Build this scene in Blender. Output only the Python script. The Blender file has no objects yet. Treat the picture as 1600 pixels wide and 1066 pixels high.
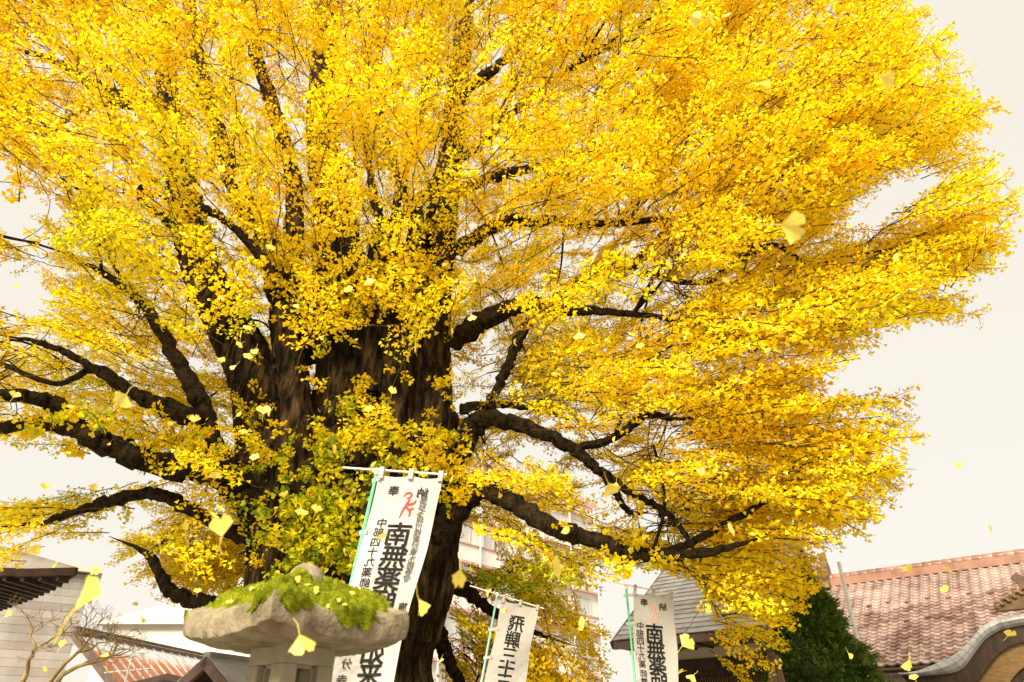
import bpy, bmesh, math, random
import numpy as np
from mathutils import Vector, Matrix
random.seed(7)
R = np.random.default_rng(11)
SC = bpy.context.scene
COL = SC.collection
rad = math.radians

# ------------------------------------------------------------------ camera
FPX, PITCH, EYE = 1066.7, rad(31.0), 1.6
cam_d = bpy.data.cameras.new('camera'); cam_d.lens = 24; cam_d.sensor_width = 36
cam_d.clip_start = 0.05; cam_d.clip_end = 2000
cam_d.dof.use_dof = True; cam_d.dof.focus_distance = 8.5; cam_d.dof.aperture_fstop = 2.8
cam = bpy.data.objects.new('camera', cam_d); COL.objects.link(cam)
cam.location = (0, 0, EYE); cam.rotation_euler = (math.pi/2 + PITCH, 0, 0)
SC.camera = cam

# ------------------------------------------------------------------ sky, sun, exposure
SUN_EL, SUN_AZ = rad(42), rad(205)          # azimuth from +Y, clockwise: behind the camera, a little to the left
w = bpy.data.worlds.new('World'); SC.world = w; w.use_nodes = True
nt = w.node_tree; nt.nodes.clear()
sky = nt.nodes.new('ShaderNodeTexSky'); sky.sky_type = 'NISHITA'; sky.sun_disc = False
sky.sun_elevation = SUN_EL; sky.sun_rotation = SUN_AZ; sky.air_density = 1; sky.dust_density = 3
b1 = nt.nodes.new('ShaderNodeBackground'); b1.inputs[1].default_value = 0.06
nt.links.new(sky.outputs[0], b1.inputs[0])
b2 = nt.nodes.new('ShaderNodeBackground'); b2.inputs[0].default_value = (0.90, 0.835, 0.71, 1); b2.inputs[1].default_value = 0.272
mx = nt.nodes.new('ShaderNodeMixShader'); mx.inputs[0].default_value = 0.90
nt.links.new(b1.outputs[0], mx.inputs[1]); nt.links.new(b2.outputs[0], mx.inputs[2])
wo = nt.nodes.new('ShaderNodeOutputWorld'); nt.links.new(mx.outputs[0], wo.inputs[0])
sd = bpy.data.lights.new('sun', 'SUN'); sd.energy = 2.5; sd.angle = rad(24); sd.color = (1.0, 0.91, 0.74)
so = bpy.data.objects.new('sun', sd); COL.objects.link(so)
sdir = Vector((math.sin(SUN_AZ)*math.cos(SUN_EL), math.cos(SUN_AZ)*math.cos(SUN_EL), math.sin(SUN_EL)))
so.rotation_euler = (-sdir).to_track_quat('-Z', 'Y').to_euler(); so.location = (-6, -12, 20)
vs = SC.view_settings; vs.view_transform = 'Standard'; vs.look = 'None'; vs.exposure = 2.05; vs.gamma = 1.0
SC.cycles.max_bounces = 10; SC.cycles.diffuse_bounces = 7; SC.cycles.transmission_bounces = 4
SC.cycles.sample_clamp_indirect = 6

# ------------------------------------------------------------------ pixel helpers (photo is 1600 x 1066)
CS, SN = math.cos(PITCH), math.sin(PITCH)
def ray(px, py):
    dx, dy = px-800.0, 533.0-py
    return np.array([dx, FPX*CS-dy*SN, FPX*SN+dy*CS])
def P(px, py, Y):
    d = ray(px, py); t = Y/d[1]
    return np.array([d[0]*t, Y, EYE+d[2]*t])
def hit_z(px, py, z):
    d = ray(px, py); t = (z-EYE)/d[2]
    return np.array([d[0]*t, d[1]*t, z])
def hit_plane(px, py, p0, n):
    d = ray(px, py); o = np.array([0, 0, EYE]); t = np.dot(p0-o, n)/np.dot(d, n)
    return o+d*t
def mpp(px, py, Y):                     # metres per pixel at that place
    return Y/ray(px, py)[1]
def project(p):
    p = np.asarray(p, float); x, y, z = p[..., 0], p[..., 1], p[..., 2]-EYE
    c = y*CS+z*SN; u = -y*SN+z*CS
    c = np.maximum(c, 1e-3)
    return 800+FPX*x/c, 533-FPX*u/c
def inpoly(px, py, poly):
    px = np.asarray(px, float); py = np.asarray(py, float); r = np.zeros(px.shape, bool)
    n = len(poly); j = n-1
    for i in range(n):
        xi, yi = poly[i]; xj, yj = poly[j]
        c = ((yi > py) != (yj > py)) & (px < (xj-xi)*(py-yi)/((yj-yi) or 1e-9)+xi)
        r ^= c; j = i
    return r

# ------------------------------------------------------------------ materials
def new_mat(name):
    m = bpy.data.materials.new(name); m.use_nodes = True
    t = m.node_tree; t.nodes.clear()
    o = t.nodes.new('ShaderNodeOutputMaterial')
    return m, t, o
def ramp(t, stops):
    r = t.nodes.new('ShaderNodeValToRGB'); e = r.color_ramp.elements
    while len(e) < len(stops): e.new(0.5)
    for i, (p, c) in enumerate(stops):
        e[i].position = p; e[i].color = (*c, 1)
    return r
def mat(name, c1, c2=None, rough=0.7, scale=6.0, stretch=(1, 1, 1), bump=0.0, bscale=None, spec=0.3, metal=0.0, detail=6, mid=(0.35, 0.65), bdist=0.02, world=False):
    m, t, o = new_mat(name)
    p = t.nodes.new('ShaderNodeBsdfPrincipled')
    p.inputs['Roughness'].default_value = rough; p.inputs['Metallic'].default_value = metal
    p.inputs['Specular IOR Level'].default_value = spec
    t.links.new(p.outputs[0], o.inputs[0])
    if c2 is None: c2 = tuple(x*0.8 for x in c1)
    tc = t.nodes.new('ShaderNodeTexCoord'); mp = t.nodes.new('ShaderNodeMapping'); mp.inputs['Scale'].default_value = stretch
    ge = t.nodes.new('ShaderNodeNewGeometry')
    t.links.new(ge.outputs['Position'] if world else tc.outputs['Object'], mp.inputs[0])
    n = t.nodes.new('ShaderNodeTexNoise'); n.inputs['Scale'].default_value = scale; n.inputs['Detail'].default_value = detail
    n.inputs['Roughness'].default_value = 0.65
    t.links.new(mp.outputs[0], n.inputs[0])
    r = ramp(t, [(mid[0], c1), (mid[1], c2)])
    if world:                    # each piece a little lighter or darker than its neighbours
        oi = t.nodes.new('ShaderNodeObjectInfo'); ma = t.nodes.new('ShaderNodeMath'); ma.operation = 'MULTIPLY_ADD'
        ma.inputs[1].default_value = 0.22; t.links.new(oi.outputs['Random'], ma.inputs[0])
        su = t.nodes.new('ShaderNodeMath'); su.operation = 'SUBTRACT'; su.inputs[1].default_value = 0.11; t.links.new(n.outputs['Fac'], su.inputs[0])
        t.links.new(su.outputs[0], ma.inputs[2]); t.links.new(ma.outputs[0], r.inputs[0])
    else: t.links.new(n.outputs['Fac'], r.inputs[0])
    t.links.new(r.outputs[0], p.inputs['Base Color'])
    if bump:
        n2 = t.nodes.new('ShaderNodeTexNoise'); n2.inputs['Scale'].default_value = bscale or scale*4; n2.inputs['Detail'].default_value = 8
        t.links.new(mp.outputs[0], n2.inputs[0])
        b = t.nodes.new('ShaderNodeBump'); b.inputs['Strength'].default_value = bump; b.inputs['Distance'].default_value = bdist
        t.links.new(n2.outputs['Fac'], b.inputs['Height']); t.links.new(b.outputs[0], p.inputs['Normal'])
    return m
def leaf_mat(name, stops, trans=0.45, attr='hue', gloss=0.02):
    m, t, o = new_mat(name)
    a = t.nodes.new('ShaderNodeAttribute'); a.attribute_name = attr
    r = ramp(t, stops); t.links.new(a.outputs['Fac'], r.inputs[0])
    d = t.nodes.new('ShaderNodeBsdfDiffuse'); tr = t.nodes.new('ShaderNodeBsdfTranslucent')
    t.links.new(r.outputs[0], d.inputs[0]); t.links.new(r.outputs[0], tr.inputs[0])
    m1 = t.nodes.new('ShaderNodeMixShader'); m1.inputs[0].default_value = trans
    t.links.new(d.outputs[0], m1.inputs[1]); t.links.new(tr.outputs[0], m1.inputs[2])
    g = t.nodes.new('ShaderNodeBsdfGlossy'); g.inputs['Roughness'].default_value = 0.45
    m2 = t.nodes.new('ShaderNodeMixShader'); m2.inputs[0].default_value = gloss
    t.links.new(m1.outputs[0], m2.inputs[1]); t.links.new(g.outputs[0], m2.inputs[2]); t.links.new(m2.outputs[0], o.inputs[0])
    return m
GINKGO = [(0.0, (0.86, 0.53, 0.002)), (0.35, (0.93, 0.69, 0.003)), (0.62, (0.93, 0.765, 0.005)), (0.8, (0.62, 0.62, 0.010)), (1.0, (0.22, 0.32, 0.010))]
M = {}
M['leaf'] = leaf_mat('ginkgo_leaf', GINKGO)
M['loose_leaf'] = leaf_mat('loose_ginkgo_leaf', [(0, (0.80, 0.60, 0.05)), (0.6, (0.86, 0.69, 0.12)), (1, (0.86, 0.72, 0.2))], 0.35, gloss=0.03)
def bark_mat():
    m, t, o = new_mat('bark')
    p = t.nodes.new('ShaderNodeBsdfPrincipled'); p.inputs['Roughness'].default_value = 0.95; p.inputs['Specular IOR Level'].default_value = 0.1
    t.links.new(p.outputs[0], o.inputs[0])
    tc = t.nodes.new('ShaderNodeTexCoord'); mp = t.nodes.new('ShaderNodeMapping'); mp.inputs['Scale'].default_value = (1, 1, 0.16)
    t.links.new(tc.outputs['Object'], mp.inputs[0])
    n = t.nodes.new('ShaderNodeTexNoise'); n.inputs['Scale'].default_value = 9; n.inputs['Detail'].default_value = 9; n.inputs['Roughness'].default_value = 0.7
    t.links.new(mp.outputs[0], n.inputs[0])
    r = ramp(t, [(0.40, (0.008, 0.005, 0.002)), (0.48, (0.034, 0.020, 0.008)), (0.56, (0.10, 0.062, 0.026)), (0.70, (0.22, 0.148, 0.07))])
    t.links.new(n.outputs['Fac'], r.inputs[0])
    n3 = t.nodes.new('ShaderNodeTexNoise'); n3.inputs['Scale'].default_value = 0.9; n3.inputs['Detail'].default_value = 4
    t.links.new(tc.outputs['Object'], n3.inputs[0])
    r3 = ramp(t, [(0.38, (0.35, 0.36, 0.30)), (0.62, (1.0, 1.0, 1.0))]); t.links.new(n3.outputs['Fac'], r3.inputs[0])
    mm = t.nodes.new('ShaderNodeMixRGB'); mm.blend_type = 'MULTIPLY'; mm.inputs[0].default_value = 1
    t.links.new(r.outputs[0], mm.inputs[1]); t.links.new(r3.outputs[0], mm.inputs[2]); t.links.new(mm.outputs[0], p.inputs['Base Color'])
    b = t.nodes.new('ShaderNodeBump'); b.inputs['Strength'].default_value = 1.0; b.inputs['Distance'].default_value = 0.16
    t.links.new(n.outputs['Fac'], b.inputs['Height']); t.links.new(b.outputs[0], p.inputs['Normal'])
    return m
M['bark'] = bark_mat()
M['limb'] = mat('limb_bark', (0.006, 0.0045, 0.002), (0.055, 0.036, 0.016), 0.95, 14, (1, 1, 0.6), 1.0, 24, 0.1, bdist=0.08)
M['twig'] = mat('twig_bark', (0.05, 0.03, 0.010), (0.12, 0.075, 0.025), 0.9, 20, spec=0.1)
M['stone'] = mat('weathered_stone', (0.13, 0.10, 0.055), (0.29, 0.24, 0.155), 0.92, 9, bump=0.7, bscale=60, spec=0.15, bdist=0.012)
M['stone_smooth'] = mat('dressed_stone', (0.24, 0.205, 0.135), (0.33, 0.285, 0.20), 0.9, 5, bump=0.35, bscale=110, spec=0.15, bdist=0.004)
M['moss'] = mat('moss', (0.07, 0.09, 0.006), (0.22, 0.23, 0.010), 0.95, 14, bump=0.6, bscale=120, spec=0.05, bdist=0.01)
M['moss_tip'] = leaf_mat('moss_tip', [(0, (0.06, 0.085, 0.005)), (0.55, (0.27, 0.29, 0.010)), (1, (0.50, 0.47, 0.022))], 0.3, gloss=0.0)
def cloth_mat():
    m, t, o = new_mat('white_cloth')
    tc = t.nodes.new('ShaderNodeTexCoord')
    n = t.nodes.new('ShaderNodeTexNoise'); n.inputs['Scale'].default_value = 3.0; n.inputs['Detail'].default_value = 4
    t.links.new(tc.outputs['Object'], n.inputs[0])
    r = ramp(t, [(0.3, (0.50, 0.475, 0.43)), (0.7, (0.545, 0.52, 0.475))]); t.links.new(n.outputs['Fac'], r.inputs[0])
    d = t.nodes.new('ShaderNodeBsdfDiffuse'); tr = t.nodes.new('ShaderNodeBsdfTranslucent')
    t.links.new(r.outputs[0], d.inputs[0]); t.links.new(r.outputs[0], tr.inputs[0])
    s = t.nodes.new('ShaderNodeMixShader'); s.inputs[0].default_value = 0.22
    t.links.new(d.outputs[0], s.inputs[1]); t.links.new(tr.outputs[0], s.inputs[2]); t.links.new(s.outputs[0], o.inputs[0])
    n2 = t.nodes.new('ShaderNodeTexNoise'); n2.inputs['Scale'].default_value = 9; n2.inputs['Detail'].default_value = 3
    t.links.new(tc.outputs['Object'], n2.inputs[0])
    b = t.nodes.new('ShaderNodeBump'); b.inputs['Strength'].default_value = 0.6; b.inputs['Distance'].default_value = 0.03
    t.links.new(n2.outputs['Fac'], b.inputs['Height']); t.links.new(b.outputs[0], d.inputs['Normal'])
    return m
M['cloth'] = cloth_mat()
M['ink'] = mat('black_ink', (0.012, 0.011, 0.010), (0.03, 0.027, 0.022), 0.8, 30, spec=0.1)
M['ink_grey'] = mat('faded_ink', (0.06, 0.055, 0.05), (0.15, 0.14, 0.125), 0.8, 40, spec=0.1)
M['red_ink'] = mat('red_ink', (0.62, 0.045, 0.03), (0.72, 0.08, 0.05), 0.8, 20, spec=0.1)
M['pink_ink'] = mat('faded_red_ink', (0.78, 0.34, 0.28), (0.80, 0.45, 0.38), 0.8, 20, spec=0.1)
M['pole_green'] = mat('green_pole', (0.10, 0.42, 0.22), (0.13, 0.48, 0.26), 0.35, 8, spec=0.5)
M['pole_blue'] = mat('pale_teal_pole', (0.22, 0.45, 0.42), (0.28, 0.52, 0.48), 0.35, 8, spec=0.5)
M['plastic_white'] = mat('white_plastic', (0.72, 0.70, 0.66), (0.8, 0.78, 0.74), 0.4, 8)
M['ground'] = mat('gravel_ground', (0.22, 0.20, 0.17), (0.38, 0.35, 0.30), 0.95, 3, bump=0.6, bscale=40)
M['tile'] = mat('red_tile', (0.15, 0.080, 0.058), (0.37, 0.265, 0.22), 0.45, 1.1, spec=0.6, world=True)
M['ridge_tile'] = mat('ridge_tile', (0.17, 0.075, 0.045), (0.32, 0.165, 0.11), 0.4, 2.2, spec=0.6, world=True)
M['tile_dark'] = mat('old_brown_tile', (0.10, 0.055, 0.03), (0.20, 0.12, 0.07), 0.5, 6)
M['wood_dark'] = mat('dark_wood', (0.030, 0.017, 0.010), (0.065, 0.038, 0.022), 0.7, 5, (1, 1, 0.2), 0.3, 30)
M['wood_warm'] = mat('golden_wood', (0.15, 0.085, 0.028), (0.27, 0.165, 0.06), 0.6, 5, (1, 1, 6), 0.2, 30)
M['copper'] = mat('grey_copper_sheet', (0.30, 0.30, 0.29), (0.50, 0.50, 0.48), 0.42, 2.5, spec=0.5, metal=0.1, world=True)
M['plaster'] = mat('cream_plaster', (0.62, 0.54, 0.40), (0.70, 0.62, 0.48), 0.9, 2)
M['slate'] = mat('grey_roof_sheet', (0.28, 0.265, 0.25), (0.46, 0.44, 0.41), 0.5, 1.4, world=True)
M['lattice_paper'] = mat('lattice_backing', (0.34, 0.24, 0.12), (0.46, 0.34, 0.18), 0.8, 3)
M['pink_wall'] = mat('pale_pink_wall', (0.74, 0.66, 0.62), (0.80, 0.73, 0.69), 0.85, 0.7)
M['red_band'] = mat('red_brown_band', (0.52, 0.30, 0.27), (0.60, 0.38, 0.34), 0.7, 1.5)
M['glass'] = mat('window_glass', (0.46, 0.46, 0.45), (0.58, 0.57, 0.55), 0.12, 0.6, spec=0.8)
M['siding'] = mat('pale_grey_siding', (0.24, 0.215, 0.195), (0.38, 0.345, 0.315), 0.8, 0.9, (1, 1, .35), world=True)
M['white_wall'] = mat('white_wall', (0.50, 0.47, 0.42), (0.56, 0.53, 0.48), 0.8, 0.8)
M['brown_metal'] = mat('brown_metal_trim', (0.12, 0.075, 0.06), (0.19, 0.125, 0.10), 0.5, 4)
M['conifer'] = leaf_mat('conifer_needles', [(0, (0.03, 0.065, 0.010)), (0.6, (0.11, 0.19, 0.022)), (1, (0.26, 0.34, 0.04))], 0.2)
M['bare_bark'] = mat('pale_brown_bark', (0.26, 0.175, 0.075), (0.42, 0.31, 0.15), 0.85, 12, (1, 1, 0.3), 0.5, 40)
M['post'] = mat('old_brown_wood', (0.13, 0.085, 0.06), (0.26, 0.18, 0.13), 0.8, 6, (1, 1, 0.2), 0.6, 25)
M['metal_white'] = mat('white_paint_metal', (0.72, 0.70, 0.67), (0.8, 0.79, 0.76), 0.45, 5)
def rust_mat():
    m, t, o = new_mat('rusty_sheet')
    p = t.nodes.new('ShaderNodeBsdfPrincipled'); p.inputs['Roughness'].default_value = 0.6; t.links.new(p.outputs[0], o.inputs[0])
    tc = t.nodes.new('ShaderNodeTexCoord'); sp = t.nodes.new('ShaderNodeSeparateXYZ'); t.links.new(tc.outputs['Object'], sp.inputs[0])
    mp = t.nodes.new('ShaderNodeMapping'); mp.inputs['Scale'].default_value = (4.0, 0.35, 1)
    g = t.nodes.new('ShaderNodeNewGeometry'); oi = t.nodes.new('ShaderNodeObjectInfo')
    cb = t.nodes.new('ShaderNodeVectorMath'); cb.operation = 'ADD'
    t.links.new(tc.outputs['Object'], cb.inputs[0]); t.links.new(oi.outputs['Location'], cb.inputs[1])
    t.links.new(cb.outputs[0], mp.inputs[0])
    n = t.nodes.new('ShaderNodeTexNoise'); n.inputs['Scale'].default_value = 3; n.inputs['Detail'].default_value = 8; n.inputs['Roughness'].default_value = 0.7
    t.links.new(mp.outputs[0], n.inputs[0])
    # streaks of rust grow down the slope (local y runs from ridge to eave)
    mr = t.nodes.new('ShaderNodeMapRange'); mr.inputs[1].default_value = 0.15; mr.inputs[2].default_value = 0.9
    mr.inputs[3].default_value = -0.30; mr.inputs[4].default_value = 0.22
    t.links.new(sp.outputs['Y'], mr.inputs[0])
    a = t.nodes.new('ShaderNodeMath'); a.operation = 'ADD'; t.links.new(n.outputs['Fac'], a.inputs[0]); t.links.new(mr.outputs[0], a.inputs[1])
    r = ramp(t, [(0.42, (0.40, 0.41, 0.42)), (0.52, (0.36, 0.26, 0.20)), (0.6, (0.34, 0.12, 0.045)), (0.8, (0.27, 0.075, 0.025))])
    t.links.new(a.outputs[0], r.inputs[0]); t.links.new(r.outputs[0], p.inputs['Base Color'])
    return m
M['rust'] = rust_mat()

# ------------------------------------------------------------------ object helpers
def np_mesh(name, verts, faces, attr=None, smooth=False):
    me = bpy.data.meshes.new(name); verts = np.ascontiguousarray(verts, np.float32); faces = np.ascontiguousarray(faces, np.int32)
    k = faces.shape[1]
    me.vertices.add(len(verts)); me.vertices.foreach_set('co', verts.ravel())
    me.loops.add(faces.size); me.loops.foreach_set('vertex_index', faces.ravel())
    me.polygons.add(len(faces)); me.polygons.foreach_set('loop_start', np.arange(0, faces.size, k, dtype=np.int32))
    if attr is not None:
        for an, av in attr.items():
            a = me.attributes.new(an, 'FLOAT', 'POINT'); a.data.foreach_set('value', np.ascontiguousarray(av, np.float32))
    me.update(calc_edges=True)
    if smooth: me.polygons.foreach_set('use_smooth', np.ones(len(faces), bool))
    return me
def put(name, me, m, parent=None):
    o = bpy.data.objects.new(name, me); COL.objects.link(o)
    if m is not None and me is not None and len(me.materials) == 0: me.materials.append(m)
    if parent is not None:
        o.parent = parent
        q = parent; mw = Matrix()
        while q is not None: mw = q.matrix_basis @ mw if q.parent is None else q.matrix_parent_inverse @ q.matrix_basis @ mw; q = q.parent
        o.matrix_parent_inverse = mw.inverted()
    return o
def thing(name, loc, label, cat, group=None):
    o = bpy.data.objects.new(name, None); COL.objects.link(o); o.location = Vector(loc); o.empty_display_size = 0.2
    tag(o, label, cat, group); return o
def tag(o, label, cat, group=None):
    o['label'] = label; o['category'] = cat
    if group: o['group'] = group
    return o
class MB:
    def __init__(s): s.v = []; s.f = []
    def add(s, v, f):
        b = len(s.v); s.v += [tuple(map(float, x)) for x in v]; s.f += [tuple(i+b for i in q) for q in f]; return s
    def box(s, c, u, v, n, a, b, d):          # centre, three unit axes, full sizes
        c, u, v, n = [np.asarray(x, float) for x in (c, u, v, n)]
        p = [c+u*a/2*i+v*b/2*j+n*d/2*k for k in (-1, 1) for j in (-1, 1) for i in (-1, 1)]
        return s.add(p, [(0, 2, 3, 1), (4, 5, 7, 6), (0, 1, 5, 4), (2, 6, 7, 3), (0, 4, 6, 2), (1, 3, 7, 5)])
    def aabb(s, a, b):
        a = np.asarray(a, float); b = np.asarray(b, float); c = (a+b)/2; d = abs(b-a)
        return s.box(c, (1, 0, 0), (0, 1, 0), (0, 0, 1), *d)
    def tube(s, pts, rs, n=8, cap=True):
        v, f = tube_np(np.asarray(pts, float), np.asarray(rs, float), n)
        f = [tuple(q) for q in f]
        if cap:
            f.append(tuple(range(n-1, -1, -1))); f.append(tuple(range(len(v)-n, len(v))))
        return s.add(v, f)
    def prism(s, poly, off):                  # closed polygon (3D points) extruded by off
        n = len(poly); poly = [np.asarray(p, float) for p in poly]; off = np.asarray(off, float)
        v = poly+[p+off for p in poly]
        return s.add(v, [tuple(range(n-1, -1, -1)), tuple(range(n, 2*n))]+[(i, (i+1) % n, n+(i+1) % n, n+i) for i in range(n)])
    def mesh(s, name, smooth=False):
        me = bpy.data.meshes.new(name); me.from_pydata(s.v, [], s.f); me.update()
        bm = bmesh.new(); bm.from_mesh(me); bmesh.ops.recalc_face_normals(bm, faces=bm.faces); bm.to_mesh(me); bm.free()
        if smooth: me.polygons.foreach_set('use_smooth', np.ones(len(me.polygons), bool))
        return me
    def put(s, name, m, parent=None, smooth=False):
        return put(name, s.mesh(name, smooth), m, parent)
def unit(v):
    v = np.asarray(v, float); return v/max(np.linalg.norm(v), 1e-9)
def frames(pts):
    t = np.gradient(pts, axis=0); t /= np.maximum(np.linalg.norm(t, axis=1, keepdims=True), 1e-9)
    u = np.cross(t[0], [0.13, 0.31, 0.94]); u /= np.linalg.norm(u); U = [u]
    for i in range(1, len(pts)):
        u = U[-1]-t[i]*np.dot(U[-1], t[i]); u /= max(np.linalg.norm(u), 1e-9); U.append(u)
    U = np.array(U); return t, U, np.cross(t, U)
def tube_np(pts, rs, n, flute=None):
    t, U, V = frames(pts); a = np.arange(n)*2*math.pi/n; k = len(pts)
    rr = np.repeat(rs[:, None], n, 1)
    if flute is not None: rr = rr*flute(np.arange(k)[:, None]/max(k-1, 1), a[None, :])
    v = pts[:, None]+U[:, None]*(np.cos(a)[None, :, None]*rr[..., None])+V[:, None]*(np.sin(a)[None, :, None]*rr[..., None])
    i = np.arange(k-1)[:, None]*n; j = np.arange(n)[None, :]; j2 = (j+1) % n
    f = np.stack([i+j, i+j2, i+n+j2, i+n+j], -1).reshape(-1, 4)
    return v.reshape(-1, 3), f
def spline(pts, per=8):
    pts = np.asarray(pts, float); q = np.vstack([2*pts[0]-pts[1], pts, 2*pts[-1]-pts[-2]]); out = []
    for i in range(1, len(q)-2):
        for k in range(per):
            s = k/per; a, b, c, d = q[i-1], q[i], q[i+1], q[i+2]
            out.append(0.5*((2*b)+(-a+c)*s+(2*a-5*b+4*c-d)*s*s+(-a+3*b-3*c+d)*s**3))
    out.append(q[-2]); return np.array(out)

# ------------------------------------------------------------------ ground
g = MB(); g.add([(-400, -200, 0), (400, -200, 0), (400, 600, 0), (-400, 600, 0)], [(0, 1, 2, 3)])
g.put('ground', M['ground'])['kind'] = 'structure'

# ================================================================== the ginkgo
TX, TY = -2.4, 10.5
tree = thing('ginkgo_tree', (TX, TY, 0), 'huge old ginkgo with many dark stems and a bright yellow autumn crown', 'tree')
STEMS = [   # px, py, Y, radius in px
    [(545, 1330, 10.5, 185), (540, 1200, 10.5, 150), (538, 1066, 10.5, 135), (548, 950, 10.5, 145), (552, 860, 10.5, 145), (545, 770, 10.5, 125), (540, 700, 10.6, 100)],
    [(625, 1000, 10.3, 60), (640, 900, 10.2, 68), (655, 780, 10.15, 66), (668, 680, 10.15, 60), (668, 580, 10.3, 52), (676, 460, 10.4, 42), (690, 350, 10.4, 34), (705, 250, 10.5, 28), (718, 130, 10.6, 22), (730, -20, 10.8, 17)],
    [(630, 780, 9.9, 45), (618, 690, 9.75, 38), (622, 600, 9.8, 33), (638, 500, 9.9, 27), (650, 420, 10.0, 24), (650, 330, 10.0, 18)],
    [(540, 800, 10.6, 100), (540, 700, 10.7, 80), (540, 620, 10.8, 66), (540, 520, 10.9, 58), (532, 420, 11, 54), (522, 330, 11, 44), (503, 200, 11.2, 33), (510, 50, 11.4, 24), (520, -60, 11.6, 18)],
    [(448, 1000, 10.0, 55), (446, 900, 9.85, 52), (446, 820, 9.75, 46), (455, 740, 9.7, 38), (463, 650, 9.75, 32), (450, 520, 9.85, 28), (455, 420, 10, 24), (460, 300, 10.1, 19), (440, 210, 10.2, 16), (405, 100, 10.3, 13), (380, 0, 10.4, 10)],
    [(470, 860, 10.7, 85), (445, 760, 10.8, 72), (425, 690, 10.9, 62), (400, 600, 11, 54), (352, 500, 11.1, 48), (318, 430, 11.2, 40), (292, 330, 11.3, 34), (268, 180, 11.4, 25), (256, 90, 11.5, 20), (242, -60, 11.6, 16)],
    [(470, 560, 11, 50), (440, 430, 11, 36), (405, 355, 10.9, 30), (370, 290, 10.9, 23), (335, 190, 11, 17), (308, 80, 11, 14), (288, -40, 11, 12)],
    [(600, 620, 10.1, 50), (600, 500, 9.9, 42), (602, 420, 9.7, 36), (603, 375, 9.6, 30), (600, 350, 9.6, 22)],
]
samples = []     # (px, py, Y, rpx, xyz) along every stem and limb, to keep foliage off them and to root branches
def stem_tube(path, per, n, amp, seed):
    q = np.array([[*P(a, b, c), d*mpp(a, b, c)*(np.interp(b, [600, 760], [.70, .92]) if n > 20 else (.68 if a > 600 else .70))] for a, b, c, d in path]); s = spline(q, per); rr = np.random.default_rng(seed)
    if n < 20:
        kn = rr.normal(0, 1, len(s)); kn = np.convolve(kn, [.25, .5, .25], 'same'); s[:, 3] *= (1+.13*kn)*np.minimum(1, (1-np.linspace(0, 1, len(s)))/.2+.12); s[1:-1, :3] += rr.normal(0, 1, (len(s)-2, 3))*s[1:-1, 3:4]*.17
    ph = rr.uniform(0, 6.28, 8)
    def fl(t, a):
        return 1+amp*(0.5*np.sin(3*a+ph[0]+3*t)+0.45*np.sin(5*a+ph[1]-4*t)+0.4*np.sin(9*a+ph[2]+5*t)+0.3*np.sin(14*a+ph[3]+9*t)+0.35*np.sin(17*t+ph[4]+2*a))
    px, py = project(s[:, :3])
    for i in range(len(s)): samples.append((px[i], py[i], s[i, 1], s[i, 3]/mpp(px[i], py[i], s[i, 1]), *s[i, :3]))
    return tube_np(s[:, :3], s[:, 3], n, fl), s
tv, tf, off = [], [], 0
for k, st in enumerate(STEMS):
    (v, f), s = stem_tube(st, 10, 40, 0.15, 20+k)
    tv.append(v); tf.append(f+off); off += len(v)
    n = 40; c0 = s[0, :3]; c1 = s[-1, :3]
    base = off-len(v)
    tv.append(np.array([c0, c1])); tf.append(np.array([[off, base+(i+1) % n, base+i, base+i] for i in range(n)]+[[off+1, off-n+i, off-n+(i+1) % n, off-n+(i+1) % n] for i in range(n)])); off += 2
faces = [tuple(dict.fromkeys(q)) for q in np.vstack(tf).tolist()]
me = bpy.data.meshes.new('trunk_raw'); me.from_pydata(np.vstack(tv).tolist(), [], faces); me.update()
tmp = bpy.data.objects.new('trunk_raw', me); COL.objects.link(tmp)
rm = tmp.modifiers.new('r', 'REMESH'); rm.mode = 'VOXEL'; rm.voxel_size = 0.035
sm = tmp.modifiers.new('s', 'SMOOTH'); sm.iterations = 2; sm.factor = 0.5
tx = bpy.data.textures.new('bark_relief', 'CLOUDS'); tx.noise_scale = 0.13; tx.noise_depth = 4
dm = tmp.modifiers.new('d', 'DISPLACE'); dm.texture = tx; dm.texture_coords = 'OBJECT'; dm.strength = 0.14; dm.mid_level = 0.5
te = bpy.data.objects.new('relief_space', None); COL.objects.link(te); te.scale = (1, 1, 4.5); dm.texture_coords_object = te
bpy.context.view_layer.update()
me2 = bpy.data.meshes.new_from_object(tmp.evaluated_get(bpy.context.evaluated_depsgraph_get()))
bpy.data.objects.remove(tmp); bpy.data.objects.remove(te); me2.name = 'trunk'; me2.materials.clear()
me2.polygons.foreach_set('use_smooth', np.ones(len(me2.polygons), bool))
put('trunk', me2, M['bark'], tree)

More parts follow.
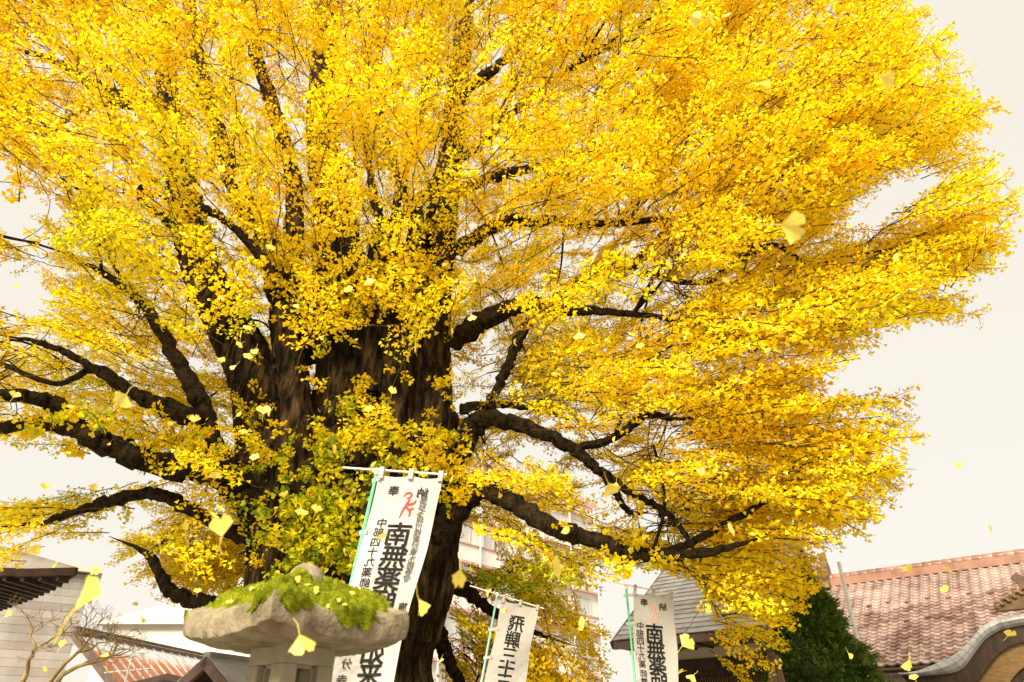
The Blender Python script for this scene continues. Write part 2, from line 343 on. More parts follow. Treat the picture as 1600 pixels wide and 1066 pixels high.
LIMBS = [
    # left side
    [(425, 815, 10.0, 36), (392, 790, 9.7, 30), (345, 745, 9.4, 26), (250, 722, 9.0, 25), (185, 700, 8.7, 23), (130, 675, 8.5, 21), (75, 628, 8.3, 16), (0, 616, 8.0, 14), (-120, 600, 7.6, 9)],
    [(140, 682, 8.55, 16), (70, 662, 8.3, 14), (0, 670, 8.1, 12), (-90, 690, 7.9, 8)],
    [(420, 800, 10.1, 28), (370, 745, 9.8, 24), (332, 690, 9.6, 20), (315, 635, 9.5, 18), (280, 570, 9.4, 16), (240, 500, 9.3, 12), (195, 450, 9.2, 9), (130, 410, 9.1, 6), (60, 380, 9.0, 4)],
    [(325, 665, 9.6, 14), (290, 655, 9.5, 13), (240, 635, 9.4, 12), (185, 602, 9.3, 10), (120, 560, 9.1, 8), (60, 535, 9.0, 7), (0, 524, 8.9, 6)],
    [(315, 650, 9.6, 11), (265, 632, 9.9, 10), (210, 612, 10, 10), (150, 575, 10, 8), (90, 600, 10, 6), (0, 568, 10, 6), (-60, 560, 10, 5)],
    [(410, 845, 10.1, 20), (360, 828, 9.9, 17), (310, 802, 9.7, 15), (265, 780, 9.5, 14), (235, 770, 9.4, 13), (175, 782, 9.3, 13), (120, 800, 9.2, 9), (60, 818, 9.1, 7), (-20, 825, 9.0, 5)],
    [(420, 945, 10.9, 22), (360, 948, 11.2, 20), (318, 944, 11.3, 17), (270, 925, 11.4, 15), (250, 895, 11.5, 11), (225, 862, 11.6, 7), (170, 838, 11.7, 4)],
    [(300, 400, 11.2, 14), (255, 340, 10.5, 10), (215, 300, 10.2, 8), (270, 270, 10.0, 5)],
    [(275, 200, 11.4, 22), (235, 165, 11.2, 20), (180, 150, 11, 16), (125, 118, 10.8, 12), (70, 90, 10.6, 8), (-20, 70, 10.4, 5)],
    [(240, 170, 11.2, 10), (190, 165, 10.8, 8), (140, 170, 10.6, 6), (85, 200, 10.4, 5), (70, 240, 10.4, 3)],
    [(235, 160, 11.2, 16), (185, 120, 11.3, 11), (130, 60, 11.3, 7), (100, -20, 11.3, 5)],
    # right side
    [(660, 870, 10.0, 34), (700, 815, 9.6, 27), (745, 766, 9.2, 22), (800, 785, 8.9, 21), (870, 826, 8.6, 20), (935, 845, 8.4, 18), (1000, 868, 8.2, 16), (1090, 865, 8.0, 11), (1160, 850, 7.9, 7), (1230, 820, 7.8, 4)],
    [(985, 862, 8.25, 11), (1040, 862, 8.3, 10), (1085, 845, 8.35, 9), (1150, 810, 8.4, 7), (1220, 770, 8.5, 5), (1300, 720, 8.6, 3)],
    [(680, 760, 10.0, 30), (720, 700, 9.8, 24), (752, 656, 9.6, 20), (800, 662, 9.5, 18), (850, 680, 9.4, 16), (895, 702, 9.3, 14), (940, 738, 9.25, 10), (990, 772, 9.2, 8), (1040, 800, 9.1, 7), (1080, 850, 9.0, 6), (1100, 910, 8.9, 5), (1125, 970, 8.85, 3)],
    [(893, 702, 9.3, 9), (950, 688, 9.4, 10), (985, 668, 9.5, 10), (1010, 648, 9.55, 9), (1065, 655, 9.6, 5), (1130, 640, 9.8, 3)],
    [(945, 742, 9.2, 9), (965, 775, 9.2, 8), (985, 802, 9.2, 6), (1015, 800, 9.2, 4)],
    [(700, 540, 10.3, 26), (760, 498, 10.0, 22), (820, 474, 9.8, 16), (875, 482, 9.7, 15), (960, 488, 9.6, 9), (1050, 500, 9.6, 6), (1150, 540, 9.6, 4)],
    [(760, 640, 9.7, 12), (790, 580, 9.9, 12), (815, 520, 10, 11), (850, 480, 10.1, 9), (920, 430, 10.2, 12), (985, 418, 10.3, 13), (1020, 382, 10.4, 9), (1080, 330, 10.6, 6), (1170, 250, 10.8, 4)],
    [(700, 400, 10.4, 16), (780, 350, 10.2, 14), (850, 345, 10.2, 12), (930, 350, 10.2, 9), (1010, 345, 10.2, 7), (1130, 320, 10.3, 4)],
    [(1000, 425, 10.3, 8), (1100, 440, 10.2, 7), (1200, 385, 10.2, 7), (1260, 410, 10.2, 5), (1350, 440, 10.2, 3)],
    [(603, 370, 9.6, 15), (650, 318, 9.3, 12), (700, 268, 9.1, 11), (760, 215, 8.9, 9), (830, 150, 8.7, 8), (900, 100, 8.5, 7), (1000, 40, 8.3, 5), (1080, -10, 8.1, 4)],
    [(600, 365, 9.6, 11), (582, 300, 9.5, 9), (572, 220, 9.4, 8), (545, 120, 9.3, 6), (530, 50, 9.2, 4)],
    [(610, 360, 9.6, 11), (628, 290, 9.5, 9), (650, 210, 9.5, 8), (668, 130, 9.5, 6), (690, 40, 9.5, 4)],
    [(640, 330, 9.9, 9), (600, 200, 9.9, 7), (592, 80, 9.9, 5), (590, -20, 9.9, 4)],
    [(715, 150, 10.6, 14), (780, 100, 10.6, 10), (830, 50, 10.6, 8), (880, -20, 10.6, 6)],
    [(700, 300, 10.5, 14), (800, 270, 10.9, 10), (915, 240, 11.2, 10), (925, 200, 11.2, 7), (960, 160, 11.3, 5)],
    [(660, 950, 10.8, 24), (690, 1000, 11.2, 18), (705, 1040, 11.4, 14), (725, 1075, 11.6, 10), (760, 1120, 11.8, 5)],
    [(690, 900, 11.0, 20), (730, 925, 11.6, 15), (770, 955, 12.0, 11), (830, 985, 12.5, 7), (900, 1010, 13, 4)],
    [(720, 640, 10.3, 12), (780, 632, 10.1, 8), (840, 640, 10, 6), (900, 660, 9.9, 4)],
    [(455, 470, 9.9, 12), (390, 380, 9.6, 10), (330, 330, 9.3, 8), (260, 310, 9.1, 5), (180, 300, 8.9, 3)],
]
for k, L in enumerate(LIMBS):
    (v, f), s = stem_tube(L, 9, 16, 0.13, 80+k)
    me = np_mesh('limb', v, f, smooth=True); put('limb', me, M['limb'], tree)

# --- leaf sprays: templates in a local frame (x along the twig, z up)
def make_spray(seed, L=1.0, step=0.05, per=3, nside=8, leaf=(0.036, 0.055)):
    r = np.random.default_rng(seed); tw = []; 
    n = 6; m = np.zeros((n, 3)); m[:, 0] = np.linspace(0, L, n); m[:, 1] = np.cumsum(r.normal(0, .02, n)); m[:, 2] = -.10*(m[:, 0]/L)**2*L+np.cumsum(r.normal(0, .012, n))
    tw.append((m, 0.009, 0.003))
    for i, t in enumerate(np.linspace(.12, .9, nside)):
        b = np.array([np.interp(t*L, m[:, 0], m[:, c]) for c in range(3)])
        a = (1 if i % 2 else -1)*r.uniform(.55, 1.05); ln = L*(.46-.30*t)*r.uniform(.7, 1.25)
        d = np.array([math.cos(a), math.sin(a), r.uniform(-.35, .30)]); s = np.linspace(0, ln, 4)[:, None]
        p = b+d*s; p[:, 2] -= .25*s[:, 0]**2; p += r.normal(0, .01, p.shape)*(s > 0)
        tw.append((p, 0.005, 0.002))
    pos, dr, nr, sz = [], [], [], []
    for p, _, _ in tw:
        seg = np.linalg.norm(np.diff(p, axis=0), axis=1); cum = np.concatenate([[0], np.cumsum(seg)])
        for s in np.arange(r.uniform(0, step)+(.10*L if p is tw[0][0] else 0.01), cum[-1]+.001, step):
            c = np.array([np.interp(s, cum, p[:, q]) for q in range(3)]); td = unit(p[-1]-p[0])
            for _ in range(per if r.random() < .8 else per+1):
                d = unit(r.normal(0, 1, 3)*np.array([1, 1, .7])+td*.5+np.array([0, 0, -.15]))
                nn = r.normal(0, .65, 3)+np.array([0, 0, 1.0]); nn = unit(nn-d*np.dot(nn, d))
                pos.append(c+d*r.uniform(.02, .045)); dr.append(d); nr.append(nn); sz.append(r.uniform(*leaf))
    return tw, np.array(pos), np.array(dr), np.array(nr), np.array(sz)
FAN6 = np.array([(0, 0, 0), (.55, -.62, .12), (.92, -.33, .03), (.76, 0, -.04), (.92, .33, .03), (.55, .62, .12)])
TRI6 = np.array([(0, 1, 2), (0, 2, 3), (0, 3, 4), (0, 4, 5)])
FAN4 = np.array([(0, 0, 0), (.78, -.56, .10), (.84, 0, -.03), (.78, .56, .10)])
TRI4 = np.array([(0, 1, 2), (0, 2, 3)])
def leaf_verts(pos, dr, nr, sz, fan):
    sd_ = np.cross(nr, dr)
    return pos[:, None]+sz[:, None, None]*(dr[:, None]*fan[None, :, 0:1]+sd_[:, None]*fan[None, :, 1:2]+nr[:, None]*fan[None, :, 2:3])
TEMPL = [make_spray(100+i) for i in range(9)]
TUFT = [make_spray(200+i, L=0.38, step=0.05, per=2, nside=3, leaf=(0.042, 0.070)) for i in range(5)]

CROWN = [(-260, -260), (1400, -260), (1420, -60), (1440, 10), (1500, 55), (1535, 95), (1490, 130), (1572, 165), (1530, 215), (1590, 262), (1578, 350), (1540, 425), (1480, 445), (1535, 485), (1470, 490), (1455, 528), (1385, 500), (1345, 545), (1280, 570), (1290, 612), (1350, 622), (1405, 592), (1440, 640), (1420, 715), (1425, 740), (1365, 795), (1375, 815), (1300, 850), (1285, 900), (1262, 950), (1240, 985), (1235, 1030), (1180, 1070), (1120, 1050), (1100, 1000), (1130, 960), (1085, 905), (1040, 885), (955, 890), (950, 960), (948, 1070), (940, 1140), (660, 1140), (700, 960), (715, 860), (560, 800), (400, 900), (345, 965), (250, 960), (262, 925), (205, 895), (165, 850), (110, 835), (50, 860), (30, 920), (-30, 900), (-60, 780), (60, 775), (140, 772), (180, 752), (235, 742), (300, 765), (360, 790), (330, 768), (230, 738), (150, 705), (60, 690), (-260, 700)]
HOLES = [((0, 260), 32), ((20, 335), 38), ((5, 330), 40), ((25, 440), 42), ((0, 460), 45), ((50, 300), 18), ((170, 268), 24), ((240, 242), 16), ((265, 305), 16), ((95, 320), 14),
         ((1380, 325), 36), ((1430, 290), 36), ((1475, 262), 22), ((1335, 330), 16), ((1060, 690), 24), ((925, 800), 24), ((905, 835), 24), ((940, 770), 18), ((840, 712), 20), ((820, 690), 14), ((790, 645), 12),
         ((1280, 25), 18), ((1230, 75), 16), ((1000, 905), 30), ((975, 930), 22), ((1010, 580), 8), ((640, 50), 8), ((420, 85), 13), ((240, 215), 12), ((395, 60), 9), ((160, 575), 10), ((765, 858), 34), ((735, 850), 16), ((905, 935), 20), ((1320, 665), 18), ((1275, 660), 10),
         ((600, 210), 10), ((585, 250), 12), ((540, 220), 9), ((950, 960), 14), ((890, 980), 10), ((110, 850), 16), ((170, 815), 22), ((215, 800), 20), ((700, 990), 10), ((420, 470), 10), ((280, 920), 8), ((365, 880), 8), ((1130, 830), 8), ((1180, 690), 9), ((1235, 700), 8)]
samp = np.array(samples)
def keep_mask(pos, px, py):
    ok = inpoly(px, py, CROWN)
    for (cx, cy), r_ in HOLES: ok &= ((px-cx)**2+(py-cy)**2) > (r_*1.25)**2
    return ok
def covers_wood(pos):
    px, py = project(pos); near = np.zeros(len(px), bool)
    for i in range(0, len(px), 400):
        d2 = np.hypot(px[i:i+400, None]-samp[None, :, 0], py[i:i+400, None]-samp[None, :, 1])-samp[None, :, 3]-np.where(samp[None, :, 3] > 24, 12, 14)
        near[i:i+400] = ((d2 < 0) & (pos[i:i+400, 1, None] < samp[None, :, 2]+.3) & (samp[None, :, 3] > 4.2)).any(1)
    return near
def covers_props(pos):
    px, py = project(pos); r = np.zeros(len(px), bool)      # banners and lantern: nothing hangs in front of them
    for x0, x1, y0, yy in ((515, 715, 715, 5.4), (730, 870, 900, 9.6), (940, 1090, 895, 9.2), (260, 660, 860, 4.5)):
        r |= (px > x0) & (px < x1) & (py > y0) & (pos[:, 1] < yy)
    return r
EC, ER = np.array([TX, TY, 10.0]), np.array([13.6, 5.4, 10.2])
def sample_crown(n):
    px = R.uniform(-220, 1640, n); py = R.uniform(-220, 1130, n)
    d = np.stack([px-800, FPX*CS-(533-py)*SN, FPX*SN+(533-py)*CS], 1); d /= d[:, 1:2]
    o = (np.array([0, 0, EYE])-EC)/ER; dd = d/ER
    a = (dd**2).sum(1); b = 2*(dd*o).sum(1); c = (o**2).sum()-1; D = b*b-4*a*c
    sq = np.sqrt(np.maximum(D, 0)); t0 = np.where(D > 0, (-b-sq)/(2*a), 9.6); t1 = np.where(D > 0, (-b+sq)/(2*a), 11.4)
    t0 = np.maximum(t0, 5.2); t1 = np.maximum(t1, t0+.8)
    t = t0+(t1-t0)*R.random(n)**1.25
    pos = np.array([0, 0, EYE])+d*t[:, None]
    dens = np.where(py > 620, .80, np.where(py > 430, .9, 1.0))*np.where((px < 420) & (py > 380), .75, 1)*np.where(px > 1000, 1.15, .88)
    k = (R.random(n) < dens) & keep_mask(pos, px, py)
    return pos[k], px[k], py[k]
pos, spx, spy = sample_crown(9200)
for cx, cy, rx, ry, n_, Y_ in ((765, 905, 60, 30, 46, 12.0), (860, 895, 55, 50, 46, 11.2), (850, 1020, 75, 45, 70, 12.2), (715, 1000, 35, 60, 24, 12.5), (300, 880, 60, 42, 100, 12.2), (110, 795, 90, 22, 64, 9.6), (180, 600, 150, 60, 80, 12.4), (1150, 960, 75, 60, 80, 9.6), (300, 640, 80, 60, 40, 12.5), (840, 600, 90, 60, 60, 12.0), (400, 470, 130, 110, 90, 13.6), (540, 250, 240, 150, 120, 13.6), (820, 200, 330, 170, 300, 13.8), (250, 130, 240, 130, 170, 13.8), (860, 420, 130, 90, 90, 13.4)):
    ex, ey = R.normal(cx, rx, n_), R.normal(cy, ry, n_); eY = Y_+R.uniform(-.9, .9, n_)
    ep = np.array([P(a, b, c) for a, b, c in zip(ex, ey, eY)]); k_ = keep_mask(ep, ex, ey)
    pos = np.vstack([pos, ep[k_]]); spx = np.concatenate([spx, ex[k_]]); spy = np.concatenate([spy, ey[k_]])
ori = np.array([TX, TY, 4.6])
sdirs = pos-ori; sdirs /= np.linalg.norm(sdirs, axis=1, keepdims=True)
sdirs += R.normal(0, 1, sdirs.shape)*np.where(spx > 1150, .20, .33)[:, None]; sdirs[:, 2] = sdirs[:, 2]*.75-.12; sdirs /= np.linalg.norm(sdirs, axis=1, keepdims=True)
sscale = R.uniform(.75, 1.25, len(pos))*np.where(spx > 1150, 1.15, 1.0)
bases = pos-sdirs*(sscale*.9)[:, None]
def clear(q, grow):
    a, b = project(q); ok = inpoly(a, b, CROWN)
    for (cx, cy), r_ in HOLES: ok &= (a-cx)**2+(b-cy)**2 > (r_*grow)**2
    return ok
ok = clear(bases+sdirs*sscale[:, None]*.95, .9) & clear(bases+sdirs*sscale[:, None]*.55, .9) & clear(bases+sdirs*sscale[:, None]*.12, .75)
wood = np.zeros(len(pos), bool)
for t_ in (.25, .5, .75, 1.0):
    q_ = bases+sdirs*sscale[:, None]*t_; wood |= covers_wood(q_); ok &= ~covers_props(q_)
ok &= ~(wood & (R.random(len(pos)) < np.where(spy < 300, np.where(spx < 560, .50, .50), np.where(spy < 480, .78, .955))))
pos, spx, spy, sdirs, sscale, bases = pos[ok], spx[ok], spy[ok], sdirs[ok], sscale[ok], bases[ok]
NS = len(pos)
hue = np.clip(R.normal(.42, .13, NS), .0, .68)
def green(cx, cy, rx, ry, amt):
    global hue
    hue = hue+amt*np.exp(-((spx-cx)/rx)**2-((spy-cy)/ry)**2)*R.uniform(.5, 1.2, NS)
green(130, 400, 150, 100, .20); green(240, 330, 90, 70, .13); green(90, 800, 110, 60, .28); green(820, 900, 110, 70, .38); green(300, 640, 140, 60, .15)
green(860, 570, 120, 70, .16); green(560, 450, 120, 90, .12); green(1140, 900, 60, 40, .2); green(700, 960, 60, 80, .25); green(60, 620, 120, 90, .12)
def xforms(dirs, roll=.55):
    up = np.zeros_like(dirs); up[:, 2] = 1; up += R.normal(0, roll*.5, up.shape)
    z = up-dirs*(up*dirs).sum(1, keepdims=True); z /= np.linalg.norm(z, axis=1, keepdims=True)
    return np.stack([dirs, np.cross(z, dirs), z], 2)       # columns x y z
def build_sprays(bases, dirs, scale, hues, templ, near_test, hv=.10):
    Rm = xforms(dirs); pick = R.integers(0, len(templ), len(bases)); nearm = near_test(bases)
    outv, outf, outh, twv, twf = [], [], [], [], []; off = 0; toff = 0
    for ti, (tw, lp, ld, ln, ls) in enumerate(templ):
        for fan, tri, flag in ((FAN6, TRI6, True), (FAN4, TRI4, False)):
            idx = np.where((pick == ti) & (nearm == flag))[0]
            if not len(idx): continue
            v = leaf_verts(lp, ld, ln, ls, fan); nl, nvv = v.shape[:2]; v = v.reshape(-1, 3)
            wv = np.einsum('nij,kj->nki', Rm[idx]*scale[idx][:, None, None], v)+bases[idx][:, None]
            h = np.repeat(hues[idx][:, None]+R.normal(0, hv, (len(idx), nl)), nvv, 1)
            ff = (np.arange(nl)[:, None, None]*nvv+tri[None]).reshape(-1, 3)
            F = (np.arange(len(idx))[:, None, None]*len(v)+ff[None]).reshape(-1, 3)+off
            outv.append(wv.reshape(-1, 3)); outf.append(F); outh.append(h.ravel()); off += len(idx)*len(v)
        idx = np.where(pick == ti)[0]
        if len(idx):
            tvv, tff = [], []; o2 = 0
            for p, r0, r1 in tw:
                if len(p) == 4: p = p[[0, 3]]
                v, f = tube_np(p, np.linspace(r0, r1, len(p)), 3); tvv.append(v); tff.append(f+o2); o2 += len(v)
            v = np.vstack(tvv); f = np.vstack(tff)
            wv = np.einsum('nij,kj->nki', Rm[idx]*scale[idx][:, None, None], v)+bases[idx][:, None]
            twv.append(wv.reshape(-1, 3)); twf.append((np.arange(len(idx))[:, None, None]*len(v)+f[None]).reshape(-1, 4)+toff); toff += len(idx)*len(v)
    return np.vstack(outv), np.vstack(outf), np.clip(np.concatenate(outh), 0, 1), np.vstack(twv), np.vstack(twf)

# the two sprays that hang nearest in view become single leaf objects
fr = (spx > 650) & (spx < 1100) & (spy > 60) & (spy < 480)
cand = np.where(fr)[0]; cand = cand[np.argsort(pos[cand, 1])][:2]
rest = np.ones(NS, bool); rest[cand] = False
leaf_me = np_mesh('leaf', FAN6, TRI6, {'hue': np.full(6, .5)}); leaf_me.materials.append(M['leaf'])
cnt = 0
for ci in cand:
    Rm = xforms(sdirs[ci:ci+1])[0]*sscale[ci]; tw, lp, ld, ln, ls = TEMPL[ci % 9]
    tb = MB()
    for p, r0, r1 in tw: tb.tube((Rm @ p.T).T+bases[ci], np.linspace(r0, r1, len(p)), 4)
    tb.put('twig', M['twig'], tree)
    for i in range(len(lp)):
        if cnt >= 300: break
        X = unit(Rm @ ld[i]); Z = unit(Rm @ ln[i]); Yv = np.cross(Z, X); q = Rm @ lp[i]+bases[ci]; s = ls[i]*sscale[ci]
        o = bpy.data.objects.new('leaf', leaf_me); COL.objects.link(o); o.parent = tree
        mw = Matrix(((X[0]*s, Yv[0]*s, Z[0]*s, q[0]-TX), (X[1]*s, Yv[1]*s, Z[1]*s, q[1]-TY), (X[2]*s, Yv[2]*s, Z[2]*s, q[2]), (0, 0, 0, 1)))
        o.matrix_basis = mw; cnt += 1
V_, F_, H_, TV_, TF_ = build_sprays(bases[rest], sdirs[rest], sscale[rest], hue[rest], TEMPL, lambda b: b[:, 1] < 6.6)
o = put('foliage', np_mesh('foliage', V_, F_, {'hue': H_}), M['leaf'], tree); o['kind'] = 'stuff'
n_leaves = len(F_)
o = put('twigs', np_mesh('twigs', TV_, TF_), M['twig'], tree); o['kind'] = 'stuff'

# leafy shoots that sprout from the trunk and lower limbs
tp = []
def shoots(cx, cy, rx, ry, n, Y, h):
    for _ in range(n):
        x, y = R.normal(cx, rx), R.normal(cy, ry); p = P(x, y, Y+R.uniform(-.25, .35)); tp.append((*p, h+R.normal(0, .12)))
shoots(510, 785, 38, 55, 72, 8.75, .80); shoots(590, 695, 45, 22, 40, 8.9, .66); shoots(480, 845, 35, 40, 34, 8.75, .84); shoots(545, 860, 35, 35, 26, 8.8, .78)
shoots(555, 640, 30, 55, 22, 9.5, .50); shoots(520, 455, 55, 40, 52, 9.6, .50); shoots(470, 390, 45, 40, 24, 9.7, .48); shoots(705, 715, 10, 45, 18, 9.2, .66)
shoots(650, 450, 55, 32, 50, 9.3, .50); shoots(390, 410, 55, 40, 22, 10.2, .5); shoots(400, 810, 18, 30, 16, 9.5, .74); shoots(600, 390, 55, 45, 20, 9.4, .45)
shoots(300, 700, 90, 14, 30, 8.9, .6); shoots(100, 660, 60, 14, 18, 8.1, .6); shoots(1030, 872, 60, 6, 6, 8.0, .5); shoots(880, 830, 60, 10, 3, 8.4, .5)
shoots(400, 640, 20, 50, 7, 10.2, .5); shoots(690, 640, 15, 50, 8, 9.5, .5)
tp = np.array(tp); td = R.normal(0, .6, (len(tp), 3))+np.array([0, -.8, .25]); td /= np.linalg.norm(td, axis=1, keepdims=True)
V_, F_, H_, TV_, TF_ = build_sprays(tp[:, :3]-td*.1, td, R.uniform(.8, 1.3, len(tp)), tp[:, 3], TUFT, lambda b: b[:, 1] < 50, .14)
o = put('trunk_shoots', np_mesh('trunk_shoots', V_, F_, {'hue': H_}), M['leaf'], tree); o['kind'] = 'stuff'
o = put('shoot_stems', np_mesh('shoot_stems', TV_, TF_), M['twig'], tree); o['kind'] = 'stuff'

# boughs join the sprays to the limbs
K = 296
cen = bases[R.choice(NS, K, replace=False)].copy()
for _ in range(7):
    lab = np.concatenate([((bases[i:i+500, None]-cen[None])**2).sum(2).argmin(1) for i in range(0, NS, 500)])
    for k in range(K):
        if (lab == k).any(): cen[k] = bases[lab == k].mean(0)
lp_ = samp[:, 4:7]; ld_ = np.linalg.norm(lp_-ori, axis=1)
tv, tf, off = [], [], 0
for k in range(K):
    c = cen[k]; dc = np.linalg.norm(c-ori); cost = np.linalg.norm(lp_-c, axis=1)+np.where(ld_ > dc, 3.0, 0)+1.6*np.maximum(lp_[:, 2]-c[2], 0)+np.where(samp[:, 3] < 5, .4, 0)
    a = lp_[cost.argmin()]; L = np.linalg.norm(c-a); d = (c-a)/max(L, .01)
    bow = np.array([0, 0, .14*L])+R.normal(0, .07*L, 3)
    pts = spline(np.array([a, a+(c-a)*.35+bow+R.normal(0, .04*L, 3), a+(c-a)*.7+bow*.8+R.normal(0, .04*L, 3), c]), 5)
    r0 = min(.012+.007*L, .034)
    show = clear(pts[:-3], .9).all() and not covers_props(pts).any() and abs(d[2]) < .72 and L < 3.6 and covers_wood(pts[5:]).mean() < .25
    fx, fy = project(pts); show = show or not ((fx > -10) & (fx < 1610) & (fy > -10) & (fy < 1076)).any()
    v, f = tube_np(pts, np.linspace(r0, .014, len(pts)), 6)
    if show: put('branch', np_mesh('branch', v, f, smooth=True), M['limb'], tree)
    for i in np.where(lab == k)[0]:
        b = bases[i]; j = pts[-1-int(R.integers(0, 12))]; L2 = np.linalg.norm(b-j)
        if L2 > 1.2 or not show: j = b-sdirs[i]*.35+np.array([0, 0, .04]); L2 = .35
        if not clear(np.array([j, b]), 1.05).all() or covers_props(np.array([j, b, (j+b)/2])).any(): continue
        q = np.array([j, j*.45+b*.55-sdirs[i]*.22*L2+np.array([0, 0, .05*L2]), b-sdirs[i]*.08, b+sdirs[i]*.02])
        v, f = tube_np(spline(q, 3), np.linspace(.008, .006, 10), 3); tv.append(v); tf.append(f+off); off += len(v)
o = put('branchlets', np_mesh('branchlets', np.vstack(tv), np.vstack(tf)), M['twig'], tree); o['kind'] = 'stuff'
print('sprays', NS, 'leaf tris', n_leaves)

# ================================================================== temple with red tiles on the right
def bar(mb, a, b, wdt, hgt, up=(0, 0, 1)):
    a = np.asarray(a, float); b = np.asarray(b, float); d = unit(b-a); s = unit(np.cross(up, d)); n = np.cross(d, s)
    mb.box((a+b)/2, d, s, n, np.linalg.norm(b-a), wdt, hgt); return mb
ZUP = np.array([0, 0, 1.0])
RH = 7.6
rl = hit_z(1305, 915, RH); rr_ = hit_z(1600, 878, RH)
U = unit(rr_-rl); N = np.array([U[1], -U[0], 0.0])
if N[1] > 0: N = -N
temple = thing('temple_hall', (*(rl+U*4+N*2)[:2], 0), 'temple hall with red pantile roof and a curved grey porch gable', 'temple')
SLOPE = math.atan2(3.64, 5.2); sl = unit(N*math.cos(SLOPE)-ZUP*math.sin(SLOPE)); nrm = unit(N*math.sin(SLOPE)+ZUP*math.cos(SLOPE))
SLEN = 6.35; r0 = rl-U*2.0
deck = MB(); deck.box(r0+U*8+sl*SLEN/2-nrm*.12, U, sl, nrm, 16, SLEN, .14)
back = unit(-N*math.cos(SLOPE)-ZUP*math.sin(SLOPE)); bn = unit(-N*math.sin(SLOPE)+ZUP*math.cos(SLOPE))
deck.box(r0+U*8+back*SLEN/2-bn*.12, U, back, bn, 16, SLEN, .14)
roof = deck.put('roof', M['tile'], temple)
# one pantile: S-shaped cross-section, local x across, y down the slope, z out
TW, TL = .335, .262
prof = [(-.5, .012), (-.38, .0), (-.2, -.012), (0, -.006), (.16, .03), (.30, .052), (.42, .042), (.53, .012)]
tvs = []
for yy, zz in ((0, 0.0), (TL, .052)):
    for x, z in prof: tvs.append((x*TW, yy, z+zz))
for x, z in prof: tvs.append((x*TW, TL, z+.052-.060))
n8 = len(prof); tfs = [(i, i+1, n8+i+1, n8+i) for i in range(n8-1)]+[(n8+i, n8+i+1, 2*n8+i+1, 2*n8+i) for i in range(n8-1)]
tile_me = bpy.data.meshes.new('tile'); tile_me.from_pydata(tvs, [], tfs); tile_me.update(); tile_me.materials.append(M['tile'])
TM = np.stack([U, sl, nrm], 1)
if np.linalg.det(TM) < 0: pass
tiles = []
for i in range(44):
    for j in range(27):
        p = r0+U*(.2+i*TW)+sl*(.12+j*.2305)+nrm*.02; a, b = project(p); tiles.append((np.linalg.norm(p), a, b, p))
vis = sorted([t for t in tiles if 1330 < t[1] < 1625 and t[2] < 1062], key=lambda t: t[0])
single = set(id(t) for t in vis[:300]); bv, bf = [], []
tvn = np.array(tvs); inv_t = Matrix.Translation(-Vector(temple.location))
rot3 = Matrix([list(TM[0]), list(TM[1]), list(TM[2])]).to_4x4()
for t in tiles:
    if id(t) in single:
        o = bpy.data.objects.new('tile', tile_me); COL.objects.link(o); o.parent = roof; o.matrix_parent_inverse = Matrix()
        o.matrix_basis = Matrix.Translation(Vector(t[3]+R.normal(0, .004, 3)))@rot3@Matrix.Rotation(random.gauss(0, .012), 4, 'Z')
    else:
        b = len(bv)*len(tvn); bv.append(tvn @ TM.T+t[3]); bf += [tuple(q+b for q in f) for f in tfs]
me = np_mesh('tiles', np.vstack(bv), np.array(bf)); o = put('roof_tiles', me, M['tile'], roof); o['kind'] = 'stuff'
for k in (9, 15, 25):                   # snow guards in staggered rows
    for i in range(3+(k % 2), 44, 2):
        p = r0+U*(.2+i*TW)+sl*(.12+k*.2305+(i % 4)*.06)+nrm*.10
        a, b = project(p)
        if 1330 < a < 1610 and b < 1050: MB().box(p, U, sl, nrm, .20, .06, .08).put('snow_guard', M['ridge_tile'], roof)
rd = MB(); e0, e1 = r0-U*.1, r0+U*16
rd.box((e0+e1)/2+ZUP*.10, U, N, ZUP, 16.1, .42, .30); rd.put('ridge', M['ridge_tile'], roof)
for i in range(46):
    c = r0+U*(.1+i*.345)+ZUP*.28
    mb = MB(); pts = [c-U*.18, c-U*.15, c+U*.15, c+U*.19]; mb.tube(pts, [.17, .19, .17, .165], 10)
    a, b = project(c)
    if 1290 < a < 1630: mb.put('ridge_tile', M['ridge_tile'], roof, True)
# ridge-end ornament: a tall demon tile with curled flanks
oc = rl-U*.25+ZUP*.1
orn = MB()
shape = [(-.75, -.25), (-.6, .05), (-.72, .25), (-.42, .38), (-.34, .75), (-.12, .95), (-.04, 1.35), (.10, 1.30), (.12, .95), (.34, .75), (.42, .38), (.72, .25), (.6, .05), (.75, -.25)]
orn.prism([oc+N*x*.7+ZUP*z*.95-U*.14 for x, z in shape], U*.28)
orn.box(oc+ZUP*.4-U*.2, N, ZUP, U, .4, .5, .2)
orn.put('ridge_ornament', M['tile_dark'], temple)
# walls under the eaves
ev = r0+sl*SLEN
wl = MB(); wb = r0+U*8; wl.box((wb[0], wb[1], 1.85), U, N, ZUP, 14.5, 7.4, 3.7); wl.put('wall', M['plaster'], temple)
f = MB(); bar(f, ev+U*.1-ZUP*.16, ev+U*15.9-ZUP*.16, .10, .16); f.put('fascia', M['brown_metal'], temple)
f = MB(); f.tube([ev+N*.09+U*.1-ZUP*.10, ev+N*.09+U*15.9-ZUP*.10], [.06, .06], 8); f.put('gutter', M['wood_dark'], temple)
